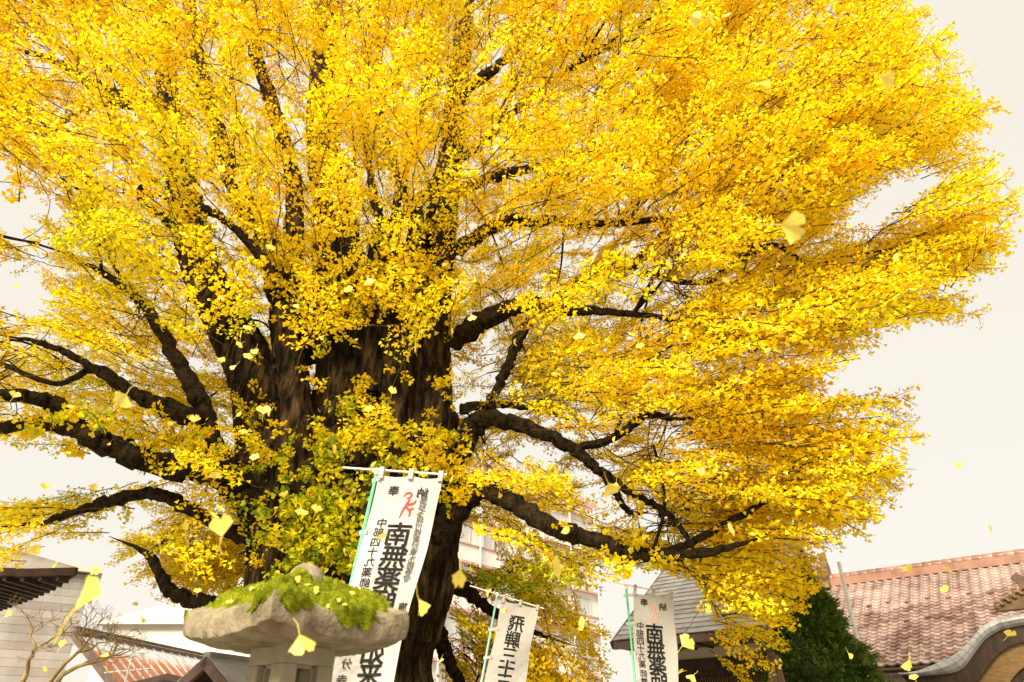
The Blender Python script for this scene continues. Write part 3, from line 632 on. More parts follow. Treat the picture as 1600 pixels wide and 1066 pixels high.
# curved porch gable
pp = rl+U*9+N*8.6; nn = N
def gp(px, py): return hit_plane(px, py, pp, nn)
top = [(1405, 1052), (1433, 1048), (1462, 1037), (1484, 1027), (1503, 1014), (1520, 995), (1534, 979), (1556, 967), (1577, 962), (1612, 957), (1650, 954)]
bot = [(1408, 1055), (1441, 1056), (1484, 1052), (1505, 1043), (1520, 1024), (1534, 1005), (1546, 994), (1562, 985), (1580, 980), (1612, 974), (1650, 971)]
tp3 = spline([gp(*q) for q in top], 4); bt3 = spline([gp(*q) for q in bot], 4)
# mirror the profile about the crest so that the gable is whole
crest = tp3[-1]; 
def whole(a):
    m = [p+U*(2*np.dot(crest-p, U)) for p in a[::-1]][1:]; return np.vstack([a, m])
tpw, btw = whole(tp3), whole(bt3); n = len(tpw)
def strip(a, b, d0, d1, name, m, par):
    mb = MB(); v = [p+N*d0 for p in a]+[p+N*d0 for p in b]+[p+N*d1 for p in a]+[p+N*d1 for p in b]; k = len(a); f = []
    for i in range(k-1):
        f += [(i, i+1, k+i+1, k+i), (2*k+i, 3*k+i, 3*k+i+1, 2*k+i+1), (i, 2*k+i, 2*k+i+1, i+1), (k+i, k+i+1, 3*k+i+1, 3*k+i)]
    f += [(0, k, 3*k, 2*k), (k-1, 3*k-1, 4*k-1, 2*k-1)]
    mb.add(v, f); return mb.put(name, m, par)
# sheet-copper roof of the porch: panels along the curve, rounded nose
for i in range(0, n-1, 2):
    j = min(i+3, n); seg_t = tpw[i:j]; seg_b = btw[i:j]
    if len(seg_t) < 2: continue
    mid = (seg_t+seg_b)/2+N*.12
    mb = MB(); k = len(seg_t); ring = [seg_t-N*4.5, seg_t-N*.02, seg_t*.6+seg_b*.4+N*.10+ZUP*.02, mid, seg_t*.2+seg_b*.8+N*.06, seg_b-N*.05, seg_b-N*4.5]
    v = np.vstack(ring)
    mb.add(v, [(a*k+b, a*k+b+1, (a+1)*k+b+1, (a+1)*k+b) for a in range(6) for b in range(k-1)])
    sh = ((seg_t[-1]-seg_t[0])*.008)
    a_, b_ = project(seg_t.mean(0))
    o = mb.put('copper_sheet', M['copper'], temple)
    mb = MB(); c = [seg_t[0]-N*.02, (seg_t*.6+seg_b*.4)[0]+N*.10+ZUP*.02, mid[0], (seg_t*.2+seg_b*.8)[0]+N*.06, seg_b[0]-N*.05]
    mb.tube(np.array(c)+ZUP*.004+N*.004, [.012]*5, 5); mb.put('sheet_seam', M['copper'], o)
def down(a, d, inset=0.0):
    # offset of the profile straight down, pulled toward the crest
    c = np.dot(crest, U); return np.array([p-ZUP*d+U*np.sign(c-np.dot(p, U))*min(inset, abs(c-np.dot(p, U))) for p in a])
strip(btw-ZUP*.004, down(btw, .36, .18), -.35, -.06, 'dark_fascia', M['wood_dark'], temple)
strip(down(btw, .32, .20), down(btw, .78, .50), -.55, -.16, 'bargeboard', M['wood_warm'], temple)
strip(down(btw, .74, .50), down(btw, .88, .62), -.62, -.22, 'inner_moulding', M['wood_dark'], temple)
strip(down(btw, .82, .60), np.array([[*p[:2], 2.2] for p in down(btw, .82, .60)]), -.9, -.7, 'gable_panel', M['plaster'], temple)
# crest ornament on the porch
cc = gp(1600, 950)+ZUP*.02-N*.1
orn = MB(); shape = [(-1.0, -.05), (-.92, .12), (-.78, .10), (-.70, .32), (-.50, .30), (-.42, .48), (-.22, .44), (-.20, .66), (-.34, .88), (-.16, 1.02), (-.02, .86), (.2, .95), (.5, .6), (.9, .3), (1.3, .1), (1.3, -.05)]
orn.prism([cc+U*(x+.28)*.9+ZUP*z*.85-N*.12 for x, z in shape], N*.3)
orn.put('crest_ornament', M['tile_dark'], temple)
for i in range(5):
    orn = MB(); c = cc+U*(-.55+i*.17)+ZUP*(.08+.07*i)+N*.2; a = np.linspace(0, 4.6, 14)
    orn.tube([c+U*math.cos(t)*.11*(1-t/9)+ZUP*math.sin(t)*.11*(1-t/9) for t in a], np.linspace(.045, .02, 14), 6); orn.put('ornament_scroll', M['wood_warm'], temple, True)
# white vertical pole in front
pb = P(1330, 960, 16.0)
mb = MB(); mb.tube([(pb[0], pb[1], 0), (pb[0], pb[1], P(1330, 878, 16)[2])], [.055, .04], 10); 
tag(mb.put('flagpole', M['metal_white'], None, True), 'tall thin white pole standing between the dark conifer and the tiled roof', 'pole')

# ------------------------------------------------------------------ central hall, lattice windows
hall = None
L0 = hit_z(958, 1003, 4.2); L0 = np.array([L0[0], L0[1], 4.2])
hall = thing('wooden_hall', (*(L0+U*2.2-N*3)[:2], 0), 'dark wooden hall with grey sheet roof and lattice windows', 'hall')
HS = math.atan(.7); up_s = unit(-N*math.cos(HS)+ZUP*math.sin(HS)); hn = unit(N*math.sin(HS)+ZUP*math.cos(HS)); HL = 4.9
for k in range(18):                          # overlapping courses, each laid as long sheets
    c0 = L0+up_s*(k*HL/18)
    for q in range(4):
        mb = MB(); c = c0+U*(.55+q*1.1+(.03 if k % 2 else 0))+up_s*.15+hn*(.03+.012*(q % 2)); mb.box(c, U, unit(up_s-hn*.10), hn, 1.085, .33, .022)
        mb.put('roof_sheet', M['slate'], hall)
mb = MB(); mb.box(L0+U*2.2+up_s*HL/2-hn*.06, U, up_s, hn, 4.4, HL, .08); dn = unit(-N*math.cos(HS)-ZUP*math.sin(HS)); top_h = L0+up_s*HL
hb = unit(-N*math.sin(HS)+ZUP*math.cos(HS)); mb.box(top_h+U*2.2+dn*HL/2-hb*.06, U, dn, hb, 4.4, HL, .08); mb.put('roof_deck', M['slate'], hall)
mb = MB(); bar(mb, top_h-U*.1+ZUP*.12, top_h+U*4.5+ZUP*.12, .34, .26); mb.put('ridge', M['slate'], hall)
mb = MB(); bar(mb, L0+U*.02-ZUP*.12, L0+U*4.4-ZUP*.12, .06, .17); mb.put('fascia', M['brown_metal'], hall)
mb = MB(); bar(mb, L0-U*.05-ZUP*.1, L0-U*.05+up_s*HL-ZUP*.1, .06, .2); mb.put('verge_board', M['brown_metal'], hall)
wp = L0-N*1.15                               # wall line behind the eave
mb = MB(); c = wp+U*2.2; mb.box((*(c-N*2.6)[:2], 2.3), U, N, ZUP, 3.8, 5.0, 4.4); mb.put('core_wall', M['wood_dark'], hall)
mb = MB(); gv = [wp+U*.42-ZUP*.1, wp+U*.42-N*5.2-ZUP*.1, L0+up_s*HL*.99+U*.42-ZUP*.3]; mb.prism(gv, U*.1); mb.put('gable_wall', M['plaster'], hall)
mb = MB(); mb.box(wp+U*2.2+N*.5-ZUP*.18, U, N, ZUP, 4.0, 1.2, .04); mb.put('soffit', M['wood_warm'], hall)
mb = MB(); bar(mb, wp+U*.4-ZUP*.62+N*.06, wp+U*4.1-ZUP*.62+N*.06, .16, .30); mb.put('lintel', M['wood_dark'], hall)
mb = MB(); bar(mb, wp+U*.4-ZUP*.3+N*.03, wp+U*4.1-ZUP*.3+N*.03, .06, .34); mb.put('frieze', M['plaster'], hall)
for i in range(8):
    mb = MB(); c = wp+U*(.5+i*.48); bar(mb, c-ZUP*.22+N*.02, c+N*1.1-ZUP*.20, .05, .07); mb.put('rafter', M['wood_dark'], hall)
for i in range(4):
    c = wp+U*(.5+i*1.2); mb = MB(); mb.box((*(c+N*.06)[:2], 1.75), U, N, ZUP, .18, .18, 3.5); mb.put('post', M['wood_dark'], hall)
for i in range(3):
    c = wp+U*(1.10+i*1.2)
    mb = MB(); mb.box((*(c+N*.006)[:2], 1.9), U, N, ZUP, 1.02, .03, 3.1); pan = mb.put('window', M['lattice_paper'], hall)
    for k in range(15):
        mb = MB(); mb.box((*(c+N*.045+U*(-.48+k*.0686))[:2], 1.9), U, N, ZUP, .032, .04, 3.1); mb.put('lattice_bar', M['wood_dark'], pan)
    for k in range(5):
        mb = MB(); mb.box((*(c+N*.03)[:2], 3.3-k*.42), U, N, ZUP, 1.02, .03, .035); mb.put('lattice_rail', M['wood_dark'], pan)

# ------------------------------------------------------------------ pink apartment block
AY = 46.0
a0 = P(640, 960, AY); a1 = hit_z(640, 820, 17); 
apl = np.array([-9.0, 38.0, 0]); apr = np.array([6.6, 55.0, 0]); AU = unit(apr-apl); AN = np.array([AU[1], -AU[0], 0]); AL = np.linalg.norm(apr-apl)
apt = thing('apartment_block', tuple((apl+apr)/2-AN*5), 'pale pink multi-storey apartment block with red-brown floor bands', 'building')
H = 18.5; mb = MB(); mb.box((*((apl+apr)/2-AN*6)[:2], H/2), AU, AN, ZUP, AL, 12, H); mb.put('wall', M['pink_wall'], apt)
for k in range(6):
    z = 3.2+k*2.9
    mb = MB(); mb.box((*((apl+apr)/2+AN*.12)[:2], z), AU, AN, ZUP, AL+.3, .3, .16); mb.put('floor_band', M['red_band'], apt)
    mb = MB(); mb.box((*((apl+apr)/2+AN*.07)[:2], z+.6), AU, AN, ZUP, AL+.1, .16, 1.02); mb.put('balcony_front', M['pink_wall'], apt)
    mb = MB(); mb.box((*((apl+apr)/2+AN*.10)[:2], z+1.16), AU, AN, ZUP, AL+.2, .26, .07); mb.put('rail', M['red_band'], apt)
    for q in range(7):
        c = apl+AU*(1.8+q*AL/7.2); mb = MB(); mb.box((*(c+AN*.02)[:2], z+1.85), AU, AN, ZUP, 1.9, .08, 1.15); wn = mb.put('window', M['glass'], apt)
        mb = MB()
        for s in (-.95, 0, .95): mb.box((*(c+AN*.07+AU*s)[:2], z+1.85), AU, AN, ZUP, .07, .05, 1.2)
        for s in (-.57, .57): mb.box((*(c+AN*.072)[:2], z+1.85+s), AU, AN, ZUP, 1.96, .05, .06)
        mb.put('window_frame', M['white_wall'], wn)
for q in range(8):
    c = apl+AU*(.3+q*AL/7.2); mb = MB(); mb.tube([(*(c+AN*.34)[:2], 0), (*(c+AN*.34)[:2], H)], [.07, .07], 6); mb.put('downpipe', M['white_wall'], apt)
mb = MB(); mb.box((*((apl+apr)/2-AN*6)[:2], H+.2), AU, AN, ZUP, AL+.5, 12.5, .4); mb.put('parapet', M['red_band'], apt)

# ------------------------------------------------------------------ conifer
cb = P(1268, 1000, 13.5); ctop = P(1290, 905, 13.5)[2]
con = thing('conifer_tree', (cb[0], cb[1], 0), 'dense dark green conifer beside the red tiled temple roof', 'tree')
mb = MB(); mb.tube([(cb[0], cb[1], -.05), (cb[0]+.05, cb[1], ctop*.6), (cb[0], cb[1], ctop-.1)], [.13, .08, .02], 8); mb.put('trunk', M['post'], con, True)
n = 3800; zz = R.random(n)**.8*(ctop-.3)+.3; fr_ = 1-(zz/ctop); rr0 = 1.62*fr_**.85*(.72+.38*np.sqrt(R.random(n)))*(1+.16*np.sin(zz*9+R.normal(0, .5, n)))
an = R.uniform(0, 6.283, n); rr0 *= 1+.15*np.sin(an*5+zz*4)
cp = np.stack([cb[0]+rr0*np.cos(an), cb[1]+rr0*np.sin(an), zz], 1)
cd = np.stack([np.cos(an), np.sin(an), .55+R.normal(0, .3, n)], 1)+R.normal(0, .25, (n, 3)); cd /= np.linalg.norm(cd, axis=1, keepdims=True)
r_ = np.random.default_rng(5); lpos, ldir, lnor, lsz = [], [], [], []
for i in range(26):
    t = r_.random(); a = r_.normal(0, .5); d = unit([math.cos(a), math.sin(a), r_.normal(0, .45)]); nn_ = unit(np.cross(d, r_.normal(0, 1, 3)))
    lpos.append(np.array([t*.20, r_.normal(0, .03), r_.normal(0, .03)])); ldir.append(d); lnor.append(nn_); lsz.append(r_.uniform(.05, .10))
ndl = np.array([(0, 0, 0), (.5, -.13, .03), (1, 0, 0), (.5, .13, .03)])
cv = leaf_verts(np.array(lpos), np.array(ldir), np.array(lnor), np.array(lsz), ndl); nl = cv.shape[0]; cv = cv.reshape(-1, 3)
X = xforms(cd)*R.uniform(.8, 1.3, n)[:, None, None]
wv = np.einsum('nij,kj->nki', X, cv)+cp[:, None]; ff = (np.arange(nl)[:, None, None]*4+TRI4[None]).reshape(-1, 3)
F = (np.arange(n)[:, None, None]*len(cv)+ff[None]).reshape(-1, 3)
hh = np.repeat(np.clip(R.normal(.45, .25, n), 0, 1), len(cv))
o = put('crown', np_mesh('crown', wv.reshape(-1, 3), F, {'hue': hh}), M['conifer'], con); o['kind'] = 'stuff'
# bound timber prop beside it
pr = P(1213, 1060, 11.5); prop = thing('timber_prop', (pr[0], pr[1], 0), 'short brown bound timber prop under the hanging yellow branches', 'post')
ptop = P(1213, 1030, 11.5)[2]
for i, (dx, dy) in enumerate(((-.09, 0), (.09, .02), (.0, .10))):
    mb = MB(); mb.tube([(pr[0]+dx*2.2, pr[1]+dy*2, 0), (pr[0]+dx, pr[1]+dy, ptop*.7), (pr[0]+dx*.35, pr[1]+dy*.5, ptop+.05*i)], [.10, .085, .06], 8); mb.put('timber', M['post'], prop, True)
mb = MB(); a = np.linspace(0, 6.283, 14); 
for zq in (ptop*.82, ptop*.86): mb.tube([(pr[0]+.15*math.cos(t), pr[1]+.03+.15*math.sin(t), zq) for t in a], [.016]*14, 5)
mb.put('rope', M['wood_dark'], prop)

# ------------------------------------------------------------------ left side buildings
# temple eave that pokes in
ec = P(119, 893, 12.5); eA = P(-140, 872, 9.0); eB = P(-120, 972, 17.0)
eA[2] = ec[2]-.12; eB[2] = ec[2]-.12
gate = thing('temple_pavilion', ((ec[0]+eA[0])/2-2, 12.8, 0), 'temple pavilion corner with dark raftered eave and pale grey roof', 'temple')
eA = np.array([ec[0]-6.0, ec[1]-2.9, ec[2]-.16]); eB = np.array([ec[0]-5.2, ec[1]+4.4, ec[2]-.16]); apx = np.array([ec[0]-5.5, ec[1]+.6, ec[2]+1.75])
def curve_edge(a, b, sag, k=10):
    s = np.linspace(0, 1, k); p = a[None]*(1-s)[:, None]+b[None]*s[:, None]; p[:, 2] -= sag*np.sin(s**.6*math.pi)*1.0; return p
cA = curve_edge(ec, eA, .10); cB = curve_edge(ec, eB, .10)
mb = MB()
for cset in (cA, cB):
    k = len(cset); top_ = [p*(1-.02)+apx*.02+ZUP*.06 for p in cset]; ins = [apx]
    v = list(cset+ZUP*.07)+[cset[i]*.45+apx*.55+ZUP*(-.10) for i in range(k)]+[apx]*1
    f = [(i, i+1, k+i+1, k+i) for i in range(k-1)]+[(k+i, k+i+1, 2*k) for i in range(k-1)]
    mb.add(v, f)
mb.put('roof', M['slate'], gate)
mb = MB(); v = list(cA-ZUP*.06)+list(cB-ZUP*.06); k = len(cA); mb.add(v, [(i, i+1, k+i+1, k+i) for i in range(1, k-1)]+[(0, 1, k+1)]); mb.put('soffit', M['wood_dark'], gate)
for nm, cset in (('fascia', cA), ('fascia', cB)):
    mb = MB(); 
    for i in range(k-1): bar(mb, cset[i], cset[i+1], .05, .13)
    mb.put(nm, M['wood_dark'], gate)
for i in range(1, 26):
    s = i/26; a = ec+(eA-ec)*s; b = ec+(eB-ec)*s; mb = MB(); q = np.interp(s*(k-1), range(k), cA[:, 2]); q2 = np.interp(s*(k-1), range(k), cB[:, 2])
    a = np.array([a[0], a[1], q-.10]); b = np.array([b[0], b[1], q2-.10]); bar(mb, a+(b-a)*.01, a+(b-a)*.99, .06, .08); mb.put('rafter', M['wood_dark'], gate)
mb = MB(); mb.tube([(ec[0]-3.2, 12.9, 0), (ec[0]-3.2, 12.9, ec[2]-.15)], [.16, .15], 12); mb.put('post', M['wood_dark'], gate)

# pale building with siding
pc = P(147, 897, 24.0); pbase = pc[2]
SU = unit([-1, -.6, 0]); SN_ = np.array([SU[1], -SU[0], 0]); SN_ = SN_ if SN_[1] < 0 else -SN_
bld = thing('sided_building', (pc[0]-5, pc[1]+3, 0), 'pale grey building with horizontal board siding behind the bare tree', 'building')
mb = MB(); c = np.array([pc[0], pc[1], 0])+SU*5-SN_*3.1; mb.box((c[0], c[1], pbase/2), SU, SN_, ZUP, 10, 6, pbase); mb.put('wall', M['siding'], bld)
nb = int(pbase/.24)
for k in range(nb):
    z = .12+k*.24; mb = MB(); q = np.array([pc[0], pc[1], z])+SU*5-SN_*.075; mb.box(q, SU, unit(SN_+ZUP*.0), ZUP, 10.02, .06, .232)
    for t in range(8, 16): mb.v[-8:] = [tuple(x) for x in mb.v[-8:]]
    mb.put('siding_board', M['siding'], bld)
mb = MB(); q = np.array([pc[0], pc[1], pbase+.12])+SU*5-SN_*3.1; mb.box(q, SU, SN_, ZUP, 10.5, 6.5, .2); mb.put('roof_edge', M['white_wall'], bld)
mb = MB(); q = np.array([pc[0], pc[1], 2.4])+SU*3.3-SN_*.02; mb.box(q, SU, SN_, ZUP, 1.6, .08, 1.3); wn = mb.put('window', M['glass'], bld)
mb = MB()
for s in (-.82, 0, .82): mb.box(q+SU*s+SN_*.04, SU, SN_, ZUP, .08, .08, 1.4)
for s in (-.67, .67): mb.box(q+ZUP*s+SN_*.042, SU, SN_, ZUP, 1.72, .08, .07)
mb.put('window_frame', M['white_wall'], wn)

# shed with a rusty seamed roof
q0 = P(121, 992, 19.0); q1 = hit_z(310, 1030, q0[2]); SUx = unit(q1-q0); Lr = 6.8
dn_ = np.array([SUx[1], -SUx[0], 0]); dn_ = dn_ if dn_[1] < 0 else -dn_
sp_ = unit(dn_*math.cos(rad(38))-ZUP*math.sin(rad(38))); pn_ = unit(dn_*math.sin(rad(38))+ZUP*math.cos(rad(38)))
shed = thing('rusty_roofed_shed', (*(q0+SUx*3+dn_*1.5)[:2], 0), 'shed with rust-streaked grey seamed metal roof behind the small bare tree', 'shed')
RM3 = np.stack([SUx, sp_, pn_], 1); npan = int(Lr/.42)
pm = MB()
xs = np.linspace(0, .40, 13); prv = []
for yv in np.linspace(0, 3.4, 2):
    for i, x in enumerate(xs): prv.append((x, yv, .018*math.sin(i*math.pi*.5)**2))
pm.add(prv, [(i, i+1, 13+i+1, 13+i) for i in range(12)]); pme = pm.mesh('roof_panel'); pme.materials.append(M['rust'])
sm_ = MB(); sm_.aabb((.40, 0, -.01), (.43, 3.4, .05)); sme = sm_.mesh('seam'); sme.materials.append(M['copper'])
rm4 = Matrix([list(RM3[0]), list(RM3[1]), list(RM3[2])]).to_4x4()
for i in range(npan):
    for nm, mm_ in (('roof_panel', pme), ('seam', sme)):
        o = bpy.data.objects.new(nm, mm_); COL.objects.link(o); o.parent = shed; o.matrix_parent_inverse = Matrix.Translation(-shed.location)
        o.matrix_basis = Matrix.Translation(Vector(q0+SUx*.43*i+pn_*.03))@rm4
mb = MB(); mb.box(q0+SUx*3.4+sp_*1.7-pn_*.05, SUx, sp_, pn_, 6.9, 3.4, .08); mb.put('roof_deck', M['brown_metal'], shed)
mb = MB(); bar(mb, q0-SUx*.15+ZUP*.05, q0+SUx*7.0+ZUP*.05, .16, .10); mb.put('ridge_cap', M['brown_metal'], shed)
mb = MB(); bar(mb, q0-SUx*.14+ZUP*.16, q0+SUx*7.0+ZUP*.16, .07, .07); mb.put('ridge_rail', M['post'], shed)
mb = MB(); bar(mb, q0-SUx*.12, q0-SUx*.12+sp_*3.4, .26, .12, pn_); mb.put('verge_trim', M['brown_metal'], shed)
ee = q0+sp_*3.3; mb = MB(); hz = max(ee[2]-.1, .5); c = q0+SUx*3.4+dn_*1.2; mb.box((c[0], c[1], hz/2), SUx, dn_, ZUP, 6.4, 2.4, hz); mb.put('wall', M['siding'], shed)
# aerial on the shed roof
ap = P(200, 1048, 18.0); ant = thing('roof_aerial', tuple(ap-ZUP*.9), 'white television aerial on a mast above the rusty shed roof', 'aerial')
base_z = ap[2]-.9
mb = MB(); mb.tube([(ap[0], ap[1], base_z), (ap[0], ap[1], ap[2]+.35)], [.02, .016], 6); mb.put('mast', M['metal_white'], ant)
bd = unit([.9, .3, .12]); bs = unit([.3, -.9, .25])
mb = MB(); mb.tube([ap-bd*.5, ap+bd*.5], [.016, .016], 6); mb.put('boom', M['metal_white'], ant)
for i in range(7):
    c = ap-bd*.45+bd*.15*i; mb = MB(); mb.tube([c-bs*.28-ZUP*.1, c+bs*.28+ZUP*.1], [.010, .010], 5); mb.put('element', M['metal_white'], ant)

# pale far building
fb = thing('white_far_building', (-19.0, 42.0, 0), 'plain white building far behind the shed and lantern', 'building')
ft = P(250, 975, 42.0); mb = MB(); mb.box((ft[0]+1.5, 45, (ft[2])/2), (1, 0, 0), (0, 1, 0), ZUP, 9.5, 6, ft[2]); mb.put('wall', M['white_wall'], fb)
pk = [(ft[0]-3.6, 41.6, ft[2]-.05), (ft[0]+6.6, 41.6, ft[2]-.05), (ft[0]+2.2, 41.6, ft[2]+1.6)]; mb = MB(); mb.prism(pk, (0, 6.8, 0)); mb.put('roof', M['white_wall'], fb)

# small gabled gatehouse
gx = P(326, 1030, 13.0)
hut = thing('gabled_gatehouse', (gx[0], gx[1]+1.5, 0), 'small gabled gatehouse with brown bargeboards beside the stone lantern', 'gatehouse')
gd = unit([.45, .9, 0]); gs = np.array([gd[1], -gd[0], 0])
A = gx; BL = A-gs*1.15-ZUP*.78; BR = A+gs*1.15-ZUP*.78
for s, e in ((-1, BL), (1, BR)):
    ax = unit(e-A); pnn = unit(np.cross(ax, gd)); pnn = pnn if pnn[2] > 0 else -pnn; ln = np.linalg.norm(e-A)
    for k in range(7):
        mb = MB(); mb.box(A+ax*(.10+k*ln/7)+gd*1.6+pnn*(.045), unit(ax-pnn*.06), gd, pnn, ln/7+.03, 3.3, .03); mb.put('roof_course', M['slate'], hut)
    mb = MB(); mb.box(A+ax*ln/2+gd*1.6-pnn*.0, ax, gd, pnn, ln, 3.2, .05); mb.put('roof_deck', M['wood_dark'], hut)
    mb = MB(); mb.box(A+ax*ln/2-gd*.03-pnn*.05, ax, gd, pnn, ln+.04, .08, .17); mb.put('bargeboard', M['brown_metal'], hut)
mb = MB(); mb.prism([A+gd*.5-ZUP*.15, BL+gd*.5+gs*.3, BR+gd*.5-gs*.3], gd*.06); mb.put('gable_panel', M['wood_dark'], hut)
for s in (-1, 1):
    for t in (.35, 2.8):
        p = A+gs*.8*s+gd*t; mb = MB(); mb.box((p[0], p[1], (A[2]-.55)/2), gs, gd, ZUP, .14, .14, A[2]-.55); mb.put('post', M['wood_dark'], hut)
mb = MB(); bar(mb, A-gs*.9+gd*.35-ZUP*.62, A+gs*.9+gd*.35-ZUP*.62, .12, .14); mb.put('beam', M['wood_dark'], hut)
mb = MB(); bar(mb, A+ZUP*.05-gd*.06, A+ZUP*.05+gd*3.3, .16, .12); mb.put('ridge', M['slate'], hut)
# low brown lean-to roof in front of the shed
lx = P(262, 1052, 15.0)
lt = thing('brown_porch_roof', (lx[0], lx[1]+.6, 0), 'low brown metal porch roof in front of the rusty shed', 'porch')
mb = MB(); v = [lx+np.array(q) for q in ((0, 0, 0), (-1.3, -.1, -.32), (1.0, .1, -.22), (0, 1.3, 0), (-1.3, 1.2, -.32), (1.0, 1.4, -.22))]
v2 = [q-ZUP*.12 for q in v]; mb.add(v+v2, [(0, 1, 4, 3), (0, 3, 5, 2), (6, 9, 10, 7), (6, 8, 11, 9), (0, 6, 7, 1), (0, 2, 8, 6), (1, 7, 10, 4), (2, 5, 11, 8), (3, 4, 10, 9), (3, 9, 11, 5)]); mb.put('roof', M['brown_metal'], lt)
for s in (-1.1, .85):
    for yy in (.1, 1.2):
        mb = MB(); mb.box((lx[0]+s, lx[1]+yy, (lx[2]-.35)/2), (1, 0, 0), (0, 1, 0), ZUP, .1, .1, lx[2]-.3); mb.put('post', M['brown_metal'], lt)

# ------------------------------------------------------------------ small bare tree
bt = P(70, 1066, 11.0); bare = thing('bare_tree', (bt[0], bt[1], 0), 'small leafless tree with pale brown twisting branches by the sided building', 'tree')
rb = random.Random(4); segs = MB(); fine = MB()
def grow(p, d, r, ln, lev):
    pts = [p]; q = p.copy(); dd = d.copy()
    for i in range(5):
        dd = unit(dd+np.array([rb.gauss(0, .34), rb.gauss(0, .34), rb.gauss(0.04, .2)])); q = q+dd*ln/5; pts.append(q)
    rs = np.linspace(r, r*.62, 6); (segs if lev < 2 else fine).tube(spline(np.array(pts), 2), np.linspace(r, r*.62, 11), 7 if lev < 2 else 4)
    if lev >= 5: return
    for i in range(3 if lev < 4 else 2):
        a = pts[rb.choice((3, 4, 5, 5))]; nd = unit(dd+np.array([rb.gauss(0, .75), rb.gauss(0, .75), rb.gauss(.2, .4)])); grow(a, nd, r*.55, ln*rb.uniform(.55, .85), lev+1)
for (x, y, lean) in ((35, 1066, -.25), (78, 1066, .05), (90, 1066, .25)):
    p = P(x, y, 11.0+rb.uniform(-.3, .3)); b = np.array([p[0]-lean*.4+ (bt[0]-p[0])*.5, p[1], -.05])
    segs.tube(spline(np.array([b, (b+p)/2+np.array([.06, 0, 0]), p]), 4), np.linspace(.055, .036, 9), 8)
    grow(p, unit([lean, 0, 1]), .036, .50, 0)
segs.put('trunk', M['bare_bark'], bare, True); o = fine.put('twigs', M['bare_bark'], bare, True); o['kind'] = 'stuff'

